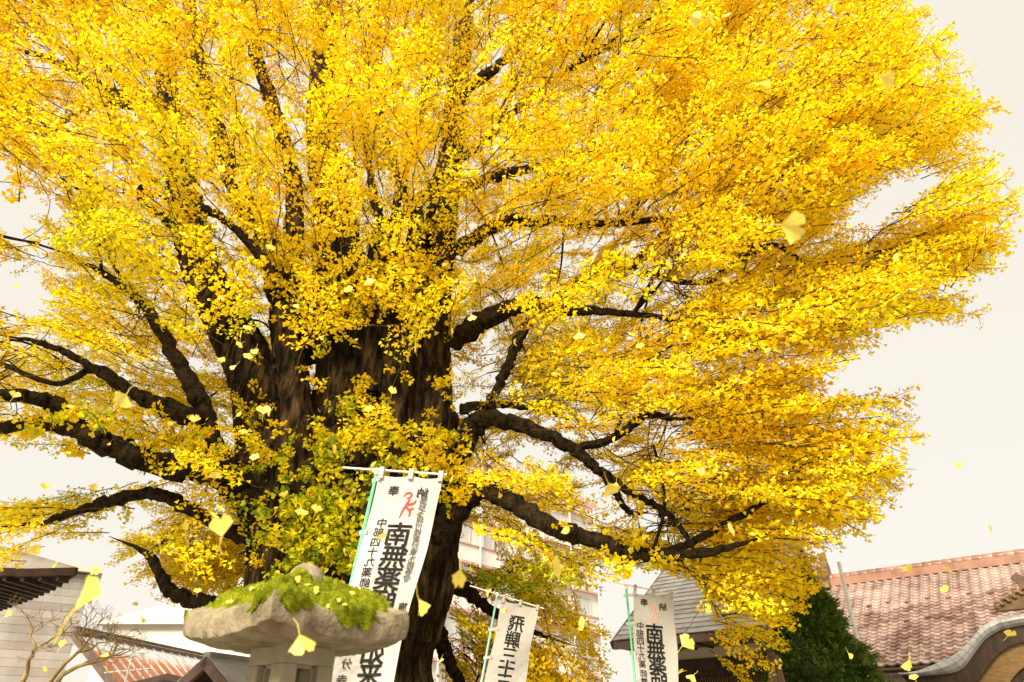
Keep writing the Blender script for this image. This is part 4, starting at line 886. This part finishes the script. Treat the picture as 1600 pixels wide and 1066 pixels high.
# ================================================================== banners
def glyph_mesh(ch, bold):
    cu = bpy.data.curves.new('glyph', 'FONT'); cu.body = ch; cu.size = 1.0; cu.resolution_u = 4; cu.fill_mode = 'FRONT'
    ob = bpy.data.objects.new('glyph', cu); COL.objects.link(ob); bpy.context.view_layer.update()
    me = bpy.data.meshes.new_from_object(ob.evaluated_get(bpy.context.evaluated_depsgraph_get()))
    v = np.array([q.co[:2] for q in me.vertices]); f = [tuple(p.vertices) for p in me.polygons]
    bpy.data.objects.remove(ob); bpy.data.curves.remove(cu); bpy.data.meshes.remove(me)
    if len(v) == 0: return None
    lo, hi = v.min(0), v.max(0); v = (v-(lo+hi)/2)
    return v, f
CACHE = {}
def banner(label, Y, TL, TR, BL, BR, pole_top, pole_low, bar_l, bar_r, polem, cols, symbol, symm, seed):
    rg = np.random.default_rng(seed); ph = rg.uniform(0, 6.28, 4)
    tl, tr, bl, br = [P(*q, Y) for q in (TL, TR, BL, BR)]
    Lh = np.linalg.norm(bl-tl)
    def inv(p):                      # world x,z -> u,v by a few Newton steps
        u = v = .5
        for _ in range(8):
            s = (tl*(1-u)+tr*u)*(1-v)+(bl*(1-u)+br*u)*v-p
            du = (tr-tl)*(1-v)+(br-bl)*v; dv = (bl-tl)*(1-u)+(br-tr)*u
            A_ = np.array([[du[0], dv[0]], [du[2], dv[2]]]); k = np.linalg.solve(A_, -np.array([s[0], s[2]])); u += k[0]; v += k[1]
        return u, v
    def wave(u, v): return (.045*math.sin(v*7+ph[0]+u*1.2)*min(v*2, 1)+.02*math.sin(u*5+v*5+ph[1])*min(v*3, 1))*.8
    def edge(u, v): return .012*math.sin(v*9+ph[2])*(u-.5)*2*min(1, v*3)
    def S(u, v, lift=0.0):
        p = (tl*(1-u)+tr*u)*(1-v)+(bl*(1-u)+br*u)*v
        sag = .018*math.sin(((u*2) % 1)*math.pi)*max(0, 1-v*12)
        return p+np.array([edge(u, v), wave(u, v)-lift, -sag])
    d = (P(*pole_low, Y)-P(*pole_top, Y)); t = P(*pole_top, Y); k = t[2]/-d[2]; foot = t+d*k+np.array([0, .03, 0])
    root = thing('nobori_banner', (foot[0], foot[1], 0), label, 'banner', 'tall white temple banners on poles')
    mb = MB(); mb.tube([foot, t+np.array([0, .03, 0])], [.017, .013], 10); pole = mb.put('pole', polem, root, True)
    mb = MB(); mb.tube([t+np.array([0, .03, -.02]), t+np.array([0, .03, .03])], [.019, .019], 10); mb.put('pole_cap', M['plastic_white'], root)
    mb = MB(); mb.tube([P(*bar_l, Y)+np.array([0, .012, 0]), P(*bar_r, Y)+np.array([0, .012, 0])], [.008, .008], 8); mb.put('crossbar', M['plastic_white'], root)
    mb = MB(); mb.box((foot[0], foot[1], .06), (1, 0, 0), (0, 1, 0), ZUP, .42, .42, .12); mb.put('base_block', M['stone_smooth'], root)
    nu, nv = 16, 60; v = [S(i/nu, j/nv) for j in range(nv+1) for i in range(nu+1)]
    f = [(j*(nu+1)+i, j*(nu+1)+i+1, (j+1)*(nu+1)+i+1, (j+1)*(nu+1)+i) for j in range(nv) for i in range(nu)]
    me = bpy.data.meshes.new('cloth'); me.from_pydata([tuple(q) for q in v], [], f); me.update(); me.polygons.foreach_set('use_smooth', np.ones(len(f), bool))
    cloth = put('cloth', me, M['cloth'], root)
    BLv, BRv = P(*bar_l, Y), P(*bar_r, Y); bdv = unit(BRv-BLv)
    for u in (.04, .5, .96):
        a = S(u, .012); s_ = np.dot(a-BLv, bdv); b = BLv+bdv*s_
        mb = MB(); hh = np.linalg.norm(b-a)+.03; mb.box((a+b)/2+np.array([0, -.004, .004]), bdv, unit(b-a), unit(np.cross(bdv, unit(b-a))), .034, hh, .03); mb.put('top_loop', M['cloth'], root)
    for vv in np.arange(.02, 1, .24):
        a = S(0.01, vv); s_ = (a[2]-foot[2])/(t[2]-foot[2]); b = foot+(t+np.array([0, .03, 0])-foot)*s_
        if np.linalg.norm(b-a) < .35:
            mb = MB(); dd = unit(a-b); mb.box((a+b)/2-dd*.01, dd, unit(np.cross(dd, (0, 1, 0))), (0, 1, 0), np.linalg.norm(a-b)+.06, .034, .012); mb.put('side_loop', M['cloth'], root)
    for chars, sizepx, bold, m_, asp, jit in cols:
        for ch, px, py in chars:
            mb = MB(); key = (ch, bold)
            if key not in CACHE: CACHE[key] = glyph_mesh(ch, bold)
            g_ = CACHE[key]
            if g_ is None: continue
            gv_, gf = g_; c = P(px, py, Y); u, vv = inv(c); s = sizepx*mpp(px, py, Y)
            du = unit((tr-tl)*(1-vv)+(br-bl)*vv); dv = unit((bl-tl)*(1-u)+(br-tr)*u); out = []
            jr = rg.normal(0, jit)
            base_uv = []
            for gx_, gy_ in gv_:
                x, y = -gx_*asp, -gy_
                x, y = x*math.cos(jr)-y*math.sin(jr), x*math.sin(jr)+y*math.cos(jr)
                base_uv.append(inv(c+du*x*s+dv*y*s))
            wu = np.linalg.norm((tr-tl)*(1-vv)+(br-bl)*vv); bu, bv2 = bold*s/wu, bold*s/Lh
            for k_, (ox, oy) in enumerate(((0, 0), (1, 0), (-1, 0), (0, 1), (0, -1), (.7, .7), (-.7, .7), (.7, -.7), (-.7, -.7))):
                mb.add([S(a+ox*bu, b+oy*bv2, .004+.0002*k_) for a, b in base_uv], gf)
            put('character', mb_raw(mb, 'character'), m_, cloth)
    if symbol:
        mb = MB(); cx, cy, sc = symbol; c0 = P(cx, cy, Y); u0, v0 = inv(c0); s = sc*mpp(cx, cy, Y)
        du = unit((tr-tl)*(1-v0)+(br-bl)*v0); dv = unit((bl-tl)*(1-u0)+(br-tr)*u0)
        strokes = [([(-.42, -.62), (-.30, -.86), (-.02, -.92), (.10, -.74), (-.02, -.58), (-.22, -.52)], [.05, .10, .13, .12, .10, .05]),
                   ([(-.05, -.62), (.02, -.40), (-.08, -.12), (-.18, .14), (-.28, .42), (-.34, .74), (-.42, .95)], [.08, .11, .12, .12, .10, .08, .03]),
                   ([(.50, -.46), (.46, -.26), (.28, -.12), (.05, -.06), (-.12, .02)], [.04, .10, .12, .11, .08]),
                   ([(-.14, .10), (.04, .22), (.22, .38), (.28, .60), (.24, .82)], [.07, .11, .12, .10, .04]),
                   ([(.10, .30), (.30, .26), (.50, .14)], [.06, .10, .04])]
        for pts, ws in strokes:
            q = spline(np.array([(a, b, w_) for (a, b), w_ in zip(pts, ws)]), 5); tg = np.gradient(q[:, :2], axis=0); tg /= np.linalg.norm(tg, axis=1, keepdims=True)
            nn2 = np.stack([-tg[:, 1], tg[:, 0]], 1); L_ = []; R_ = []
            for (a, b, w_), n2 in zip(q, nn2):
                for sgn, dst in ((1, L_), (-1, R_)):
                    x, y = a+n2[0]*w_*.62*sgn, b+n2[1]*w_*.62*sgn; uu, v2 = inv(c0+du*x*s+dv*y*s); dst.append(S(uu, v2, .0045+.0004*strokes.index((pts, ws))))
            k = len(L_); mb.add(L_+R_, [(i, i+1, k+i+1, k+i) for i in range(k-1)])
        put('emblem', mb_raw(mb, 'emblem'), symm, cloth)
    return root
def mb_raw(mb, name):
    me = bpy.data.meshes.new(name); me.from_pydata(mb.v, [], mb.f); me.update(); return me
def col(s, pts):
    return [(c, *p) for c, p in zip(s, pts)]
def lerp_pts(a, b, n): return [(a[0]+(b[0]-a[0])*i/(n-1), a[1]+(b[1]-a[1])*i/(n-1)) for i in range(n)]
B1 = [
    (col('奉納', [(615, 766), (661, 769)]), 19, .010, M['ink'], 1.0, 0),
    (col('南無薬師如来', [(622, 835), (616, 869), (607, 905), (599, 941), (584, 1018), (576, 1053)]), 39, .019, M['ink'], 1.05, 0),
    (col('中部四十九薬師霊場国分寺', [(597, 817), (592.5, 832), (588, 848), (584, 863), (580, 879), (575, 896), (571.5, 913), (569, 931), (564, 949), (547, 1016), (541, 1037), (533, 1062)]), 16, .006, M['ink'], 1.05, 0),
    (col('無冠玉線付楼業妙東水師等極', lerp_pts((662, 781), (636, 904), 13)), 12, .003, M['ink_grey'], 1.0, .16),
    (col('施主', [(631, 949), (628, 970)]), 15, .012, M['ink'], 1.0, .05)]
banner('white temple banner on green pole in front of the trunk, behind the mossy stone lantern', 5.0, (592, 741), (693, 746), (499, 1135), (598, 1130), (588, 736), (545, 920), (535, 730), (698, 741), M['pole_green'], B1, (637, 790, 22), M['red_ink'], 3)
B2 = [(col('飛騨三十三観音', [(807, 975), (801, 1000), (795, 1025), (791, 1045), (787, 1065), (783, 1087), (779, 1108)]), 26, .017, M['ink'], 1.0, 0)]
banner('white temple banner on pale teal pole showing only one column of large characters', 9.0, (784, 937), (842, 950), (746, 1125), (808, 1128), (777, 929), (752, 1066), (734, 915), (850, 951), M['pole_blue'], B2, None, None, 8)
B3 = [
    (col('奉納', [(1006, 941), (1036, 948)]), 13, .010, M['ink'], 1.0, 0),
    (col('南無薬師如来', [(1023, 989), (1025, 1014), (1027, 1040), (1029, 1066), (1031, 1092), (1033, 1116)]), 29, .019, M['ink'], 1.0, 0),
    (col('中部四十九薬師霊場', [(1001, 978), (1001, 990), (1002, 1002), (1002, 1013), (1002.5, 1025), (1003, 1038), (1004, 1053), (1005, 1066), (1006, 1080)]), 12, .006, M['ink'], 1.0, 0)]
banner('white temple banner with faded red emblem standing before the wooden hall', 8.6, (989, 926), (1052, 931), (996, 1122), (1064, 1125), (979, 918), (993, 1066), (940, 906), (1056, 929), M['pole_green'], B3, (1022, 959, 15), M['pink_ink'], 14)

# ================================================================== stone lantern
LY = 3.3
lc = P(461, 1000, LY); lx0, ly0 = lc[0], LY
zrim = P(461, 1013, LY)[2]                  # underside of the rim at the centre plane
lan = thing('stone_lantern', (lx0, ly0, 0), 'weathered stone lantern with thick moss on its wide roof', 'lantern')
yaw = rad(45+4); HD = .365                 # half side of the roof
cy_, sy_ = math.cos(yaw), math.sin(yaw)
def lw(a, b, z): return np.array([lx0+a*cy_-b*sy_, ly0+a*sy_+b*cy_, z])
def vnoise(x, y, z=0):
    return math.sin(x*3.1+1.3+2.1*math.sin(y*2.3+z))*.5+math.sin(y*5.7+.7+1.7*math.sin(x*4.1-z))*.3+math.sin((x+y)*11.3+z)*.2
RISE = .175; RIM = .105
def roof_top(a, b):                         # a, b in -1..1
    m = max(abs(a), abs(b)); cn = (abs(a)*abs(b))
    z = RISE*(1-m)**.92+.045*cn**2*1.0
    # ribs along the hips
    dg = abs(abs(a)-abs(b))
    z += .022*math.exp(-(dg/.10)**2)*min(1, (1-m)*3+.3)*(m > .05)
    return zrim+RIM+z+.006*vnoise(a*3, b*3)
def roof_bot(a, b):
    m = max(abs(a), abs(b)); return zrim+.035*(abs(a)*abs(b))**2-.012*(1-m)+.004*vnoise(a*4, b*4, 2)
n = 56; g1 = np.linspace(-1, 1, n+1); v, f = [], []
def rounder(a, b, lvl):
    # rounded plan: pull the corners in and wobble the edge
    k = HD*(1-.035*(abs(a)*abs(b))**6); return a*k+.004*vnoise(a*5, b*5, lvl), b*k+.004*vnoise(b*5, a*5, lvl+3)
for j in g1:
    for i in g1:
        x, y = rounder(i, j, 0); x *= .985; y *= .985; v.append(lw(x, y, roof_top(i, j)))
nb_ = len(v)
for j in g1:
    for i in g1:
        x, y = rounder(i, j, 1); x *= .93; y *= .93; v.append(lw(x, y, roof_bot(i, j)))
ix = lambda i, j: j*(n+1)+i
for j in range(n):
    for i in range(n):
        f.append((ix(i, j), ix(i+1, j), ix(i+1, j+1), ix(i, j+1))); f.append((nb_+ix(i, j), nb_+ix(i, j+1), nb_+ix(i+1, j+1), nb_+ix(i+1, j)))
ring = [(i, 0) for i in range(n)]+[(n, j) for j in range(n)]+[(n-i, n) for i in range(n)]+[(0, n-j) for j in range(n)]
mids = []
for lvl, (fz, ex) in enumerate(((.80, 1.005), (.45, 1.01), (.12, .985))):
    row = []
    for (i, j) in ring:
        a, b = g1[i], g1[j]; x, y = rounder(a, b, 5+lvl); zt, zb = roof_top(a, b), roof_bot(a, b); row.append(len(v)); v.append(lw(x*ex, y*ex, zb+(zt-zb)*fz+.004*vnoise(a*6, b*6, lvl)))
    mids.append(row)
rows = [[ix(*q) for q in ring]]+mids+[[nb_+ix(*q) for q in ring]]; k = len(ring)
for r1, r2 in zip(rows[:-1], rows[1:]):
    for i in range(k): f.append((r1[i], r2[i], r2[(i+1) % k], r1[(i+1) % k]))
mb = MB(); mb.add(v, f); me = mb.mesh('roof', True); me.set_sharp_from_angle(angle=rad(38)); capo = put('roof', me, M['stone'], lan)
# moss cushion on the roof + tufts
def moss_amt(a, b):
    m = max(abs(a), abs(b)); q = 1.12-m*1.0+.30*vnoise(a*2.3+.4, b*2.3+1.1, 1.5)+.12*vnoise(a*7, b*7, .3)
    # spills over the right-hand front edge, stays back on the left front
    q += .62*math.exp(-((a-.12)/.34)**2-((b+1.0)/.5)**2)+.45*math.exp(-((a+.72)/.16)**2-((b+1.0)/.4)**2)+.45*math.exp(-((b+.74)/.14)**2-((a+1.0)/.4)**2)
    q -= .40*math.exp(-((a+1.0)/.34)**2-((b-.1)/.55)**2)+.45*math.exp(-((a-.85)/.2)**2-((b+.95)/.25)**2)
    dg = abs(abs(a)-abs(b)); q += .30*math.exp(-(dg/.12)**2)*max(0, 1-m)**.5
    return q
nm = 124; gm = np.linspace(-1.16, 1.16, nm+1); mv, mf, am = [], [], []
for b in gm:
    for a in gm:
        q = moss_amt(a, b); aa, bb = max(-1, min(1, a)), max(-1, min(1, b)); x, y = rounder(aa, bb, 0)
        th = -.02+.055*min(1, max(0, (q-.12)*2.6))+(.012*vnoise(a*14, b*14)+.006*vnoise(a*31, b*31) if q > .15 else 0)
        ov = max(0, max(abs(a), abs(b))-1); s = 1.0+(.035*min(1, (q-.12)*2.5) if q > .12 else -.03)*(1 if ov > 0 else .5); mv.append(lw(x*s, y*s, roof_top(aa, bb)+(th if ov == 0 else max(th, -.02)*max(0, 1-ov*6))-ov*(.12+.42*max(0, min(1, q+.3*vnoise(a*6, b*6, 4)))))); am.append(q)
mi = lambda i, j: j*(nm+1)+i
for j in range(nm):
    for i in range(nm):
        qd = (mi(i, j), mi(i+1, j), mi(i+1, j+1), mi(i, j+1))
        if max(am[t] for t in qd) > .10: mf.append(qd)
mb = MB(); mb.add(mv, mf); me = mb_raw(mb, 'moss'); me.polygons.foreach_set('use_smooth', np.ones(len(me.polygons), bool)); o = put('moss', me, M['moss'], lan); o['kind'] = 'stuff'
mvn = np.array(mv); qi = np.array([q for q in mf if min(am[t] for t in q) > .16]); NT = 70000
pk = R.integers(0, len(qi), NT); s, t = R.random(NT)[:, None], R.random(NT)[:, None]; Q = mvn[qi[pk]]
pt = (Q[:, 0]*(1-s)+Q[:, 1]*s)*(1-t)+(Q[:, 3]*(1-s)+Q[:, 2]*s)*t; nq = np.cross(Q[:, 1]-Q[:, 0], Q[:, 3]-Q[:, 0]); nq /= np.linalg.norm(nq, axis=1, keepdims=True); nq *= np.sign(nq[:, 2:3]+1e-9)
dq = nq+R.normal(0, .45, nq.shape); dq /= np.linalg.norm(dq, axis=1, keepdims=True); sdq = np.cross(dq, R.normal(0, 1, dq.shape)); sdq /= np.linalg.norm(sdq, axis=1, keepdims=True)
hgt = R.uniform(.003, .008, NT)[:, None]; wd = R.uniform(.0008, .0018, NT)[:, None]
vv = np.stack([pt-sdq*wd-dq*.002, pt+sdq*wd-dq*.002, pt+dq*hgt], 1).reshape(-1, 3); hm = np.repeat(np.clip(.5+.22*np.sin(pt[:, 0]*33+2*np.sin(pt[:, 1]*21))*np.sin(pt[:, 1]*29+1.5*np.sin(pt[:, 0]*17))+R.normal(0, .18, NT), 0, 1), 3)
o = put('moss_tufts', np_mesh('moss_tufts', vv, np.arange(NT*3).reshape(-1, 3), {'hue': hm}), M['moss_tip'], lan); o['kind'] = 'stuff'
# finial
zt = zrim+RIM+RISE
pts = [(0, zt-.04, .085), (0, zt+.0, .088), (0, zt+.03, .082), (0, zt+.055, .066), (0, zt+.078, .040), (0, zt+.088, .014)]
v, f = tube_np(np.array([lw(.012+.004*i, .006, z) for i, (_, z, _) in enumerate(pts)]), np.array([r for *_, r in pts]), 28, lambda t, a: 1+.06*np.sin(2*a+1)+.05*np.sin(5*a+t*4)+.03*np.sin(9*a))
mb = MB(); mb.add(v, list(map(tuple, f))+[tuple(range(len(v)-28, len(v)))]); mb.put('finial', M['stone'], lan, True)
mb = MB()
for i in range(9):
    a = -1.5+R.normal(0, .5); q = np.array([lx0+.07*math.cos(a), ly0+.08*math.sin(a), zt+.015+R.normal(0, .012)]); rr1 = R.uniform(.014, .026)
    uu = [(math.sin(p_)*math.cos(t_)*rr1*1.2, math.sin(p_)*math.sin(t_)*rr1, math.cos(p_)*rr1) for p_ in np.linspace(.2, 2.9, 6) for t_ in np.arange(8)*.785]
    mb.add([q+np.array(x) for x in uu], [(j*8+i_, j*8+(i_+1) % 8, (j+1)*8+(i_+1) % 8, (j+1)*8+i_) for j in range(5) for i_ in range(8)])
o = mb.put('finial_moss', M['moss'], lan, True); o['kind'] = 'stuff'
# fire box with openings on all four sides
hb_ = .132; zt_ = zrim+.012; zb_ = zrim-.36; wz0, wz1 = zrim-.28, zrim-.075; wh = .052; tk = .05
box = MB()
def lbox(mb, a0, a1, b0, b1, z0, z1, taper=1.0):
    v = []
    for z, k_ in ((z0, taper), (z1, 1.0)):
        for a, b in ((a0, b0), (a1, b0), (a1, b1), (a0, b1)): v.append(lw(a*k_, b*k_, z))
    mb.add(v, [(3, 2, 1, 0), (4, 5, 6, 7), (0, 1, 5, 4), (1, 2, 6, 5), (2, 3, 7, 6), (3, 0, 4, 7)])
lbox(box, -hb_, hb_, -hb_, hb_, wz1, zt_); lbox(box, -hb_, hb_, -hb_, hb_, zb_, wz0)
for a in (-1, 1):
    for b in (-1, 1):
        lbox(box, *(sorted((a*hb_, a*wh))), *(sorted((b*hb_, b*wh))), wz0-.001, wz1+.001)
fb_ = box.put('fire_box', M['stone_smooth'], lan)
bv_ = fb_.modifiers.new('b', 'BEVEL'); bv_.width = .006; bv_.segments = 2
for s in (-1, 1):                           # sunk frames round the openings
    for ax in (0, 1):
        mb = MB(); e = hb_-.035
        for lo, hi, z0, z1 in ((-wh, -wh+.012, wz0, wz1), (wh-.012, wh, wz0, wz1), (-wh, wh, wz1-.012, wz1), (-wh, wh, wz0, wz0+.012)):
            aa = (lo, hi); bb = sorted((s*e, s*(e-.02)))
            lbox(mb, *(aa if ax == 0 else bb), *(bb if ax == 0 else aa), z0, z1)
        mb.put('window_frame', M['stone_smooth'], lan)
mb = MB(); lbox(mb, -.25, .25, -.25, .25, zb_-.10, zb_+.002); lbox(mb, -.21, .21, -.21, .21, zb_-.17, zb_-.098); mb.put('platform', M['stone'], lan)
mb = MB(); mb.tube([(lx0, ly0, .2), (lx0, ly0, .3), (lx0, ly0, .5*(zb_)), (lx0, ly0, zb_-.165)], [.17, .14, .125, .15], 20); mb.put('shaft', M['stone'], lan, True)
mb = MB(); lbox(mb, -.34, .34, -.34, .34, 0, .12); lbox(mb, -.27, .27, -.27, .27, .118, .22); mb.put('base', M['stone'], lan)

# ================================================================== loose leaves
def loose_leaf(seed, curl, fold):
    r = np.random.default_rng(seed); v, f = [], []
    na, nr_ = 14, 4; span = r.uniform(.95, 1.25)
    for j in range(1, nr_+1):
        for i in range(na+1):
            a = -span+2*span*i/na; q = j/nr_
            ed = (1+.045*math.sin(i*2.4+seed)+.03*math.sin(i*5.1)-(.22*math.exp(-((a)/.10)**2)))*(1-.10*(abs(a)/span)**4) if j == nr_ else 1
            L_ = q*ed; x, y = L_*math.cos(a*.95), L_*math.sin(a*.95)*.92
            z = curl*(x-.4)**2*.6+fold*abs(y)**1.2+.025*math.sin(i*1.9+j)
            v.append((x, y, z))
    b0 = len(v); v.append((0, 0, curl*.096))
    W = na+1
    for i in range(na): f.append((b0, i, i+1))
    for j in range(nr_-1):
        for i in range(na): f.append((j*W+i, (j+1)*W+i, (j+1)*W+i+1, j*W+i+1))
    st = np.array([(0.05, 0, curl*.09), (-.25, .02, .05+curl*.2), (-.55, .07, .04+curl*.3), (-.9, .04*r.normal(), curl*.5)])
    tvv, tff = tube_np(spline(st, 3), np.linspace(.03, .018, 10), 4); o_ = len(v); v += [tuple(x) for x in tvv]; f += [tuple(int(q)+o_ for q in t_) for t_ in tff]
    me = bpy.data.meshes.new('falling_leaf'); me.from_pydata(v, [], f); me.update()
    at = me.attributes.new('hue', 'FLOAT', 'POINT'); at.data.foreach_set('value', np.full(len(v), r.uniform(.45, .66), np.float32))
    me.polygons.foreach_set('use_smooth', np.ones(len(f), bool)); me.materials.append(M['loose_leaf']); return me
LV = [loose_leaf(i, c, fo) for i, (c, fo) in enumerate(((.3, .15), (-.35, .3), (.15, -.35), (.6, .1), (-.2, .5), (.05, .05), (.4, -.5)))]
def falling(px, py, size, seed):
    rg = random.Random(seed); real = rg.uniform(.046, .062); Yd = real*FPX/size
    d = ray(px, py); d = d/np.linalg.norm(d)*(real*FPX/size*np.linalg.norm(d)/FPX); p = np.array([0, 0, EYE])+d
    o = bpy.data.objects.new('falling_leaf', LV[rg.randrange(len(LV))]); COL.objects.link(o)
    o.location = p; o.rotation_euler = (rg.uniform(0, 6.28), rg.uniform(0, 6.28), rg.uniform(0, 6.28)); o.scale = (real,)*3
    where = 'in front of the yellow crown'
    if px > 1290 and py > 880: where = 'in front of the red tiled roof'
    elif px > 1460 or (px > 1400 and py > 520): where = 'against the open sky beside the crown'
    elif 280 < px < 640 and py > 905: where = 'close to the stone lantern'
    elif px < 280 and py > 880: where = 'in front of the rusty shed and pavilion'
    elif 400 < px < 720 and py > 560: where = 'in front of the dark trunk'
    elif px > 640 and py > 900: where = 'beside the temple banners'
    tag(o, 'loose yellow ginkgo leaf falling '+where, 'leaf', 'ginkgo leaves falling '+where)
BIG = [(1220, 352, 44), (1374, 118, 40), (1183, 132, 26), (1095, 30, 20), (1116, 27, 17), (1138, 25, 12), (118, 955, 66), (247, 846, 40), (348, 838, 40), (198, 616, 30), (388, 672, 18), (411, 647, 18), (470, 795, 18), (493, 800, 14), (650, 548, 17), (727, 705, 15), (737, 492, 14), (991, 522, 18), (868, 733, 25), (951, 755, 26), (866, 895, 34), (720, 890, 34), (1066, 1010, 24), (1084, 1055, 16), (655, 935, 32), (445, 962, 16), (340, 560, 14), (390, 552, 13), (303, 660, 15), (1422, 892, 15), (1483, 892, 12), (1495, 722, 12), (1548, 832, 14), (1480, 925, 12), (1325, 1020, 12), (1420, 1030, 22), (1575, 995, 17), (1430, 1062, 12), (1330, 350, 10), (905, 520, 18), (1045, 575, 9), (1160, 595, 14), (1280, 560, 10), (1405, 400, 10), (215, 290, 12), (465, 475, 10), (497, 355, 8), (700, 270, 9), (690, 70, 10), (840, 75, 10), (875, 10, 14), (505, 525, 11), (618, 415, 12), (70, 765, 14), (150, 755, 14), (290, 830, 17), (335, 748, 14), (400, 545, 12), (520, 700, 14), (1130, 440, 12), (1100, 730, 18), (960, 690, 12), (80, 455, 12), (150, 885, 16), (330, 805, 16), (60, 850, 22), (95, 1012, 14), (540, 830, 11), (1140, 830, 18), (915, 970, 22), (760, 925, 14), (790, 950, 10), (735, 885, 10), (975, 305, 9), (780, 770, 11), (1010, 990, 11)]
for i, b in enumerate(BIG): falling(b[0], b[1], b[2]*.82, i)
rg = random.Random(77)
for i in range(95):
    x = rg.choice((rg.uniform(0, 720), rg.uniform(0, 720), rg.uniform(0, 1100))); y = rg.uniform(180, 1050); falling(x, y, rg.uniform(6, 13), 500+i)
# the leaf hanging right in front of the lantern
falling(468, 992, 32, 901); falling(438, 1032, 17, 902); falling(480, 1060, 9, 903)
# leaves that have settled on the moss
rg = random.Random(9); LYING = [(430, 935), (448, 955), (466, 912), (480, 918), (490, 922), (498, 926), (470, 925), (525, 938), (540, 945), (548, 932), (515, 950), (362, 938), (400, 920), (350, 960), (555, 950), (408, 926), (585, 950)]
from mathutils.bvhtree import BVHTree
bvh = BVHTree.FromPolygons([Vector(q) for q in mvn], [tuple(int(x) for x in q) for q in mf])
for i, (px, py) in enumerate(LYING):
    hit = bvh.ray_cast(Vector((0, 0, EYE)), Vector(ray(px, py)).normalized())
    if hit[0] is None: continue
    o = bpy.data.objects.new('fallen_leaf', LV[rg.randrange(len(LV))]); COL.objects.link(o)
    nrmv = hit[1] if hit[1].z > 0 else -hit[1]
    o.rotation_mode = 'QUATERNION'; o.rotation_quaternion = (nrmv+Vector((rg.gauss(0, .25), rg.gauss(-.2, .25), 0))).to_track_quat('Z', 'X')@Matrix.Rotation(rg.uniform(0, 6.28), 4, 'Z').to_quaternion()
    o.location = hit[0]+nrmv*.008; s = rg.uniform(.019, .030); o.scale = (s, s, s)
    tag(o, 'yellow ginkgo leaf lying on the moss of the stone lantern roof', 'leaf', 'ginkgo leaves settled on the lantern moss')
